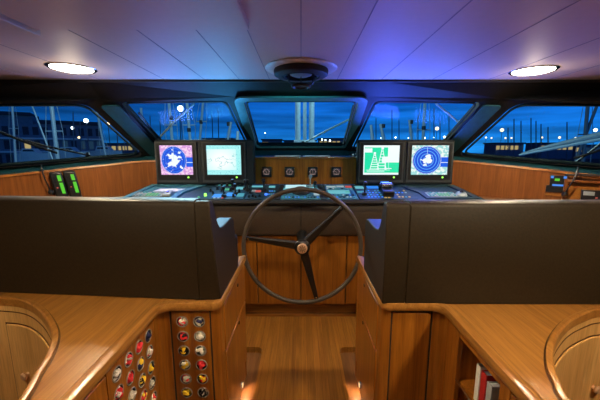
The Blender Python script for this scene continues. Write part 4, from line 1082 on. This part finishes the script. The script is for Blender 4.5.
# foremast ahead of the centre window, its ghost reflections built as columns
t = thing('foremast', (.10, 7.5, -1.5), 'pale foremast with its ghost reflections built as columns, ahead of the centre windscreen', 'mast')
for x in (-.075, .255): m = MB(); m.cyl((x, 7.5, -1.5), (x, 7.5, 2.4), .065, .06, 16); m.build('column', 'deck_white', t)
m = MB(); m.box(.05, .13, 7.45, 7.55, -1.5, 2.4); m.build('track', 'mast', t)
m = MB(); m.box(-.17, .35, 7.38, 7.62, .02, .24); m.build('base', 'deck_white', t, bevel=.05, seg=3)
def mast(u0, v0, u1, d, r, label, group, spread=True, mat='mast', knob_v=None):
    top = at(u0, v0, d); bot = at(u1, 150, d); dr = (bot-top); bz = SEA; k = (bz-top.z)/dr.z; base = top+dr*k
    if v0 < 106: top = top-dr*.8
    t = thing('sailboat_mast', base, label, 'mast', group)
    m = MB(); m.cyl(base, top, r, r*.8, 10); m.build('pole', mat, t)
    if spread:
        m = MB(); q = base.lerp(top, .62); m.cyl(q-Vector((r*4, 0, 0)), q+Vector((r*4, 0, 0)), r*.35, r*.35, 6); m.build('spreader', mat, t)
        m = MB(); m.tube([base+Vector((r*4, 0, 0)), q+Vector((r*4, 0, 0)), top], r*.14, 5); m.tube([base-Vector((r*4, 0, 0)), q-Vector((r*4, 0, 0)), top], r*.14, 5); m.build('shroud', 'rig', t)
    if knob_v:
        q = at((u0+u1)/2, knob_v, d); m = MB(); m.cyl(q-Vector((0, 0, d*.006)), q+Vector((0, 0, d*.006)), r*1.2, r*1.2, 10); m.build('furler', 'matte', t)
G1 = 'masts outside the left front window'
for a in ((141, 108, 144, 'slanting mast at the left edge of left front windscreen', None), (169, 103, 173, 'tall pale mast just left of bright floodlight', 118), (187, 103, 191, 'tall pale mast with dark furler right of floodlight', 130),
          (203, 103, 199, 'tall pale mast tapering down behind the white chart display', 122), (231, 122, 226, 'short leaning mast right of middle in left front windscreen', 124), (238, 131, 237, 'shortest mast beside the left centre window pillar', None)):
    mast(a[0], a[1], a[2], 23+(a[0]*7 % 9), .13, a[3], G1, True, 'mast', a[4])
G2 = 'masts outside the right front window'
for a in ((371, 125, 374, 'short mast beside the right centre window pillar', None), (380.5, 124, 386, 'leaning pale mast above the green diagram display', 126), (409.5, 120, 413, 'pale mast with dark top midway in right front windscreen', 122), (425, 103, 422.5, 'tallest pale mast right of middle in right front windscreen', 128)):
    mast(a[0], a[1], a[2], 22+(int(a[0])*5 % 9), .12, a[3], G2, True, 'mast', a[4])
mast(51, 103, 56.5, 22, .15, 'thick pale mast in the middle of the left side window', 'masts outside the left side window')
mast(12, 103, 15, 24, .09, 'pale mast near the left end of left side window', 'masts outside the left side window')
mast(97, 112, 104.5, 27, .10, 'slanting pale mast near the forward edge of left side window', 'masts outside the left side window')
mast(31, 103, 49, 20, .05, 'thin sloping mast leaning beside the thick pale one', 'masts outside the left side window', False)
mast(588, 103, 584, 20, .12, 'dark upright mast near the right end of right side window', 'masts outside the right side window', True, 'mast_far')
mast(598, 103, 580, 20, .10, 'dark raked mast crossing near right end of right side window', 'masts outside the right side window', False, 'mast_far')
for u, v in ((508, 128), (514, 119), (521, 121), (531, 118), (536, 121), (541, 124), (548, 127), (567, 122)):
    mast(u, v, u, 90, .16, 'thin dark distant mast beyond the right side window', 'distant masts right', False, 'mast_far')
for u, v in ((376, 118), (392, 110), (399, 120), (418, 114), (434, 108), (440, 118), (449, 112)):
    mast(u, v, u, 90, .14, 'thin dark distant mast beyond the right front window', 'distant masts front', False, 'mast_far')
for u, v in ((150, 116), (160, 120), (180, 118), (212, 112), (218, 108)):
    mast(u, v, u+1, 80, .13, 'thin dark distant mast beyond the left front window', 'distant masts left', False, 'mast_far')
for u, v in ((73, 112), (80, 122), (117, 132), (124, 138)):
    mast(u, v, u+1, 48, .09, 'thin dark mast beyond the left side window', 'distant masts far left', False, 'mast_far')

# long marina building on the left
b0, b1 = at(-30, 150, 62), at(104, 150, 74)
t = thing('harbour_building', ((b0.x+b1.x)/2, (b0.y+b1.y)/2, SEA+1.2), 'long two storey marina building beyond the left side window', 'building')
tg = Vector((b1.x-b0.x, b1.y-b0.y, 0)); LL = tg.length; tg.normalize(); nn = Vector((tg.y, -tg.x, 0))
def bl(m, a0, a1, z0, z1, dp0=0, dp1=6): 
    p = [b0+tg*a0+nn*dp0, b0+tg*a1+nn*dp0, b0+tg*a1-nn*dp1, b0+tg*a0-nn*dp1]; m.prism([(q.x, q.y, z0) for q in p], (0, 0, z1-z0)); return m
bl(MB(), 0, LL, SEA+1.2, 5.6, 0, 8).build('wall', 'bldg', t, smooth=0)
m = MB(); bl(m, 0, LL*.45, 7.2, 7.8, 1, 9); bl(m, LL*.5, LL, 5.6, 6.4, .8, 9); m.build('roof', 'bldg_dk', t, smooth=0)
bl(MB(), 0, LL*.45, 5.6, 7.2, -.5, 8).build('upper_wall', 'bldg', t, smooth=0)
m = MB()
for z in (-.2, 2.6): bl(m, 0, LL, z-.35, z, 1.1, 0)
m.build('balcony', 'deck_white', t, smooth=0)
random.seed(11)
for z0, z1 in ((-3.0, -.9), (.2, 2.0), (3.2, 4.9)):
    k = 14
    for i in range(k):
        m = MB(); a = LL*(i+.2)/k; bl(m, a, a+LL/k*.6, z0, z1, .06, .02)
        lit = (i == 5 and z0 > -1 and z0 < 3) or (i == 11 and z0 < -1)
        m.build('window', 'win_lit' if lit else ('win_dim' if random.random() < .25 else 'bldg_dk'), t, smooth=0)
# boats moored in front of the marina building and one boom on the right
def motor_boat(u0, u1, v, d, label):
    a, b = at(u0, v, d), at(u1, v, d); Lb = b.x-a.x; zt = a.z; cx = (a.x+b.x)/2
    t = thing('motor_boat', (cx, d, SEA), label, 'boat', 'boats moored outside the left side window')
    m = MB(); sec = []
    for k in range(9):
        f = k/8; x = a.x+Lb*f; w = Lb*.14*math.sin(PI*min(1, .12+f*.9))**.6 if f < 1 else .02; sh = .25*Lb*.1*(1-f)
        sec.append([(x, d-w, zt-sh*.3), (x, d-w*.75, SEA+.1), (x, d+w*.75, SEA+.1), (x, d+w, zt-sh*.3)])
    vs = [p for q in sec for p in q]; fs = []
    for k in range(8): fs += [(k*4+j, k*4+(j+1) % 4, k*4+4+(j+1) % 4, k*4+4+j) for j in range(4)]
    fs += [(0, 1, 2, 3), (32, 33, 34, 35)]; m.add(vs, fs); m.build('hull', 'deck_white', t)
    h = Lb*.13
    m = MB(); m.prism([(a.x+Lb*.22, d-Lb*.10, zt-.1), (a.x+Lb*.72, d-Lb*.10, zt-.1), (a.x+Lb*.58, d-Lb*.10, zt+h), (a.x+Lb*.28, d-Lb*.10, zt+h)], (0, Lb*.20, 0)); m.build('cabin', 'deck_white', t)
    m = MB(); m.prism([(a.x+Lb*.28, d-Lb*.103, zt+h*.35), (a.x+Lb*.64, d-Lb*.103, zt+h*.35), (a.x+Lb*.58, d-Lb*.103, zt+h*.75), (a.x+Lb*.31, d-Lb*.103, zt+h*.75)], (0, Lb*.206, 0)); m.build('cabin_window', 'bldg_dk', t)
motor_boat(16, 50, 153, 40, 'pale motor boat moored below the yellow lit window in left side window')
motor_boat(54, 88, 151.5, 42, 'pale motor boat moored right of the thick mast in left side window')
motor_boat(90, 122, 150.5, 46, 'pale motor boat moored at the forward end of left side window')
p0, p1 = at(519, 155, 11), at(612, 137, 9); t = thing('sail_boom', p0, 'pale furled sail on a long boom rising across the right side window', 'boom')
m = MB(); m.tube([p0, p0.lerp(p1, .3), p0.lerp(p1, .7), p1], [.03, .05, .06, .06], 10); m.build('boom', 'mast', t)
m = MB(); m.tube([p0+Vector((.1, 0, .06)), p0.lerp(p1, .3)+Vector((0, 0, .08)), p0.lerp(p1, .7)+Vector((0, 0, .12)), p1+Vector((0, 0, .14))], [.03, .06, .09, .10], 10); m.build('furled_sail', 'rig', t)
# far quayside buildings
spec = [(496, 524, 142.5, 131, 'low lit pavilion beyond the right side window, left of the masts', 3), (540, 574, 142.5, 135, 'long lit quay building beyond the right side window', 4), (576, 606, 144.5, 133, 'dim shed at the right end of quay', 1),
        (262, 281, 139, 140, 'dark low warehouse left of the foremast', 1), (319, 345, 138, 140, 'dark low warehouse right of the foremast', 3), (284, 316, 140, 150, 'distant flat block behind the foremast', 0),
        (392, 420, 140, 150, 'dark quay block behind the green diagram display', 1), (428, 455, 141, 145, 'dark quay block behind the blue radar display', 2), (203, 232, 138, 140, 'dark quay block above the white chart display', 1), (105, 138, 143, 130, 'dark sheds at the forward end of left side window', 3)]
for (u0, u1, vt, dref, lb, nl) in spec:
    d = 160; a, b = at(u0, vt, d), at(u1, vt, d)
    t = thing('quay_building', ((a.x+b.x)/2, d+4, SEA+1.6), lb, 'building', 'quayside buildings')
    m = MB(); m.box(a.x, b.x, d, d+10, SEA+1.6, a.z-.6); m.build('wall', 'bldg', t, smooth=0)
    m = MB(); m.box(a.x-.5, b.x+.5, d-.8, d+10.5, a.z-.6, a.z); m.build('roof', 'bldg_dk', t, smooth=0)
    w_ = (b.x-a.x)
    for i in range(6):
        m = MB(); x0 = a.x+w_*(i+.15)/6; m.box(x0, x0+w_/6*.7, d-.12, d+.1, a.z-3.6, a.z-1.6); m.build('window', 'win_lit' if i < nl*1.5 else 'win_dim', t, smooth=0)
# lamp posts
def lamp_post(u, v, d, r, label, group, mat='street'):
    p = at(u, v, d); t = thing('lamp_post', (p.x, p.y, SEA+1.2), label, 'lamp post', group)
    m = MB(); m.cyl((p.x, p.y, SEA+1.2), (p.x, p.y, p.z-r*.8), .10, .07, 8); m.build('post', 'mast_far', t)
    m = MB(); m.sphere(p, r, 12); m.build('lamp', mat, t)
lamp_post(180.5, 108.5, 58, .50, 'brightest white floodlight seen through the left front windscreen', 'harbour lamps', 'street_w')
lamp_post(86, 120.7, 56, .36, 'white lamp above the marina building roof in left side window', 'harbour lamps', 'street_w')
lamp_post(108, 124, 68, .34, 'warm lamp by the forward end of left side window', 'harbour lamps')
lamp_post(72.5, 128, 52, .22, 'small lamp in front of marina building', 'harbour lamps', 'street_w')
lamp_post(79, 137.5, 54, .20, 'orange low lamp in front of marina building', 'harbour lamps')
lamp_post(437, 128.5, 110, .62, 'large warm lamp high above the blue radar display', 'harbour lamps')
lamp_post(502, 130, 110, .6, 'highest warm lamp in the forward part of right side window', 'harbour lamps')
lamp_post(595.5, 130, 90, .45, 'high cool lamp at the right end of right side window', 'harbour lamps', 'street_w')
for u, v, s_ in ((486, 137.5, .55), (491.5, 138, .5), (505.5, 138, .55), (511.5, 138, .55), (542, 137.5, .6), (559.5, 137.5, .75), (575.5, 138, .65)):
    lamp_post(u, v, 150, s_*.72, 'small warm quay lamp in the row seen through the right side window', 'quay lamps right')
for u, v, s_ in ((381, 138, .35), (395.5, 137.5, .45), (408.5, 138, .35), (425, 138, .45), (434, 137.5, .4), (444.5, 137, .65)):
    lamp_post(u, v, 150, s_*.75, 'small quay lamp in the row above the right displays', 'quay lamps front', 'street_w')
for u, v, s_ in ((322, 139.5, .35), (325.5, 140, .3), (330, 140.5, .35), (265, 133, .25)):
    lamp_post(u, v, 150, s_, 'tiny quay lamp low in the centre windscreen', 'quay lamps centre', 'street_w')

# ------------------------------------------------------------------ sky
wd = bpy.data.worlds.new('World'); bpy.context.scene.world = wd; wd.use_nodes = True; nt = wd.node_tree; L = nt.links.new
bg = nt.nodes['Background']; tc = N(nt, 'ShaderNodeTexCoord'); sp = N(nt, 'ShaderNodeSeparateXYZ'); L(tc.outputs['Generated'], sp.inputs[0])
cr = N(nt, 'ShaderNodeValToRGB'); E_ = cr.color_ramp.elements
E_[0].position = 0.0; E_[0].color = (.014, .25, .74, 1); E_[1].position = .42; E_[1].color = (.004, .018, .12, 1)
e = E_.new(.06); e.color = (.007, .17, .66, 1); e = E_.new(.17); e.color = (.004, .10, .52, 1)
L(sp.outputs['Z'], cr.inputs['Fac'])
mp = N(nt, 'ShaderNodeMapping'); mp.inputs['Scale'].default_value = (1.6, 1.6, 22.); L(tc.outputs['Generated'], mp.inputs['Vector'])
nz = N(nt, 'ShaderNodeTexNoise'); nz.inputs['Scale'].default_value = 2.2; nz.inputs['Detail'].default_value = 5; L(mp.outputs['Vector'], nz.inputs['Vector'])
mr = N(nt, 'ShaderNodeMapRange'); mr.inputs['From Min'].default_value = .35; mr.inputs['From Max'].default_value = .7; mr.inputs['To Min'].default_value = .62; mr.inputs['To Max'].default_value = 1.5; L(nz.outputs['Fac'], mr.inputs['Value'])
mx = N(nt, 'ShaderNodeMapRange'); mx.inputs['From Min'].default_value = -.75; mx.inputs['From Max'].default_value = .15; mx.inputs['To Min'].default_value = .42; mx.inputs['To Max'].default_value = 1.; L(sp.outputs['X'], mx.inputs['Value'])
mu = N(nt, 'ShaderNodeMath', operation='MULTIPLY'); L(mr.outputs['Result'], mu.inputs[0]); L(mx.outputs['Result'], mu.inputs[1])
L(cr.outputs['Color'], bg.inputs['Color']); L(mu.outputs[0], bg.inputs['Strength'])

# ------------------------------------------------------------------ lights
def lamp(name, typ, loc, energy, col, target=None, **kw):
    l = bpy.data.lights.new(name, typ); l.energy = energy; l.color = col
    for k, v in kw.items(): setattr(l, k, v)
    o = bpy.data.objects.new(name, l); COL.objects.link(o); o.location = Vector(loc)+Vector((0, 0, H))
    if target is not None: o.rotation_euler = (Vector(target)-Vector(loc)).to_track_quat('-Z', 'Y').to_euler()
    return o
WARM = (1., .79, .50)
for x, y in ((-1.47, 2.075), (1.535, 2.135)):
    lamp('downlight_lamp', 'SPOT', (x, y, CZ-.05), 62, WARM, (x, y, -2), spot_size=math.radians(165), spot_blend=.5, shadow_soft_size=.06)
    lamp('downlight_spill', 'POINT', (x, y, CZ-.12), 1.6, WARM, shadow_soft_size=.05)
for x, y in ((-1.25, .42), (1.25, .42)):         # downlights above the worktops, overhead and behind the picture's top edge
    lamp('downlight_lamp', 'SPOT', (x, y, CZ-.05), 102, WARM, (x, y+.35, -2), spot_size=math.radians(140), spot_blend=.8, shadow_soft_size=.08)
lamp('downlight_lamp', 'SPOT', (0, 1.0, CZ-.05), 50, WARM, (0, 1.3, -2), spot_size=math.radians(140), spot_blend=.8, shadow_soft_size=.1)
for s in (-1, 1):
    lamp('step_lamp', 'SPOT', (s*.385, 1.86, -1.575), 1.6, (1., .62, .32), (s*.34, 1.86, -1.68), spot_size=math.radians(120), spot_blend=.8, shadow_soft_size=.012)
# glow of the display screens
for x, e_, col in ((-1.22, 6, (.14, .26, 1.)), (-.757, 9, (.04, .33, .80)), (.78, 16, (.05, .11, 1.)), (1.27, 7, (.06, .16, 1.))):
    lamp('screen_glow', 'AREA', (x, 2.968, -.06), e_*.30, col, (x, 2.0, -.06), shape='RECTANGLE', size=.33, size_y=.27)
    lamp('screen_glow', 'AREA', (x, 2.966, -.02), e_*.55, col, (x, 2.52, .52), shape='RECTANGLE', size=.33, size_y=.2, spread=math.radians(105))
lamp('windscreen_teal_fill', 'SPOT', (0, 2.12, .40), 8, (.12, .85, .95), (0, 3.2, .0), spot_size=math.radians(105), spot_blend=.8, shadow_soft_size=.03)  # unseen teal spot added to light the windscreen frame and coaming
lamp('foremast_fill', 'POINT', (.9, 6.0, 2.2), 130, (.55, .95, 1.), shadow_soft_size=.1)  # unseen point light added to brighten the foremast
# point light added to brighten the near masts, in place of the harbour lamps
lamp('mast_fill', 'POINT', (-5, 13, 5), 3500, (.6, .95, 1.), shadow_soft_size=.3)

# ------------------------------------------------------------------ camera and view
cam = bpy.data.cameras.new('camera'); co = bpy.data.objects.new('camera', cam); COL.objects.link(co)
cam.sensor_width = 36; cam.lens = F/600*36; cam.clip_start = .02; cam.clip_end = 2000
cam.shift_x = -1/600.
co.location = (0, 0, H); co.rotation_euler = (PI/2-PITCH, 0, 0)
sc = bpy.context.scene; sc.camera = co
sc.view_settings.view_transform = 'Standard'; sc.view_settings.look = 'None'; sc.view_settings.exposure = 0; sc.view_settings.gamma = 1
sc.view_settings.use_curve_mapping = False
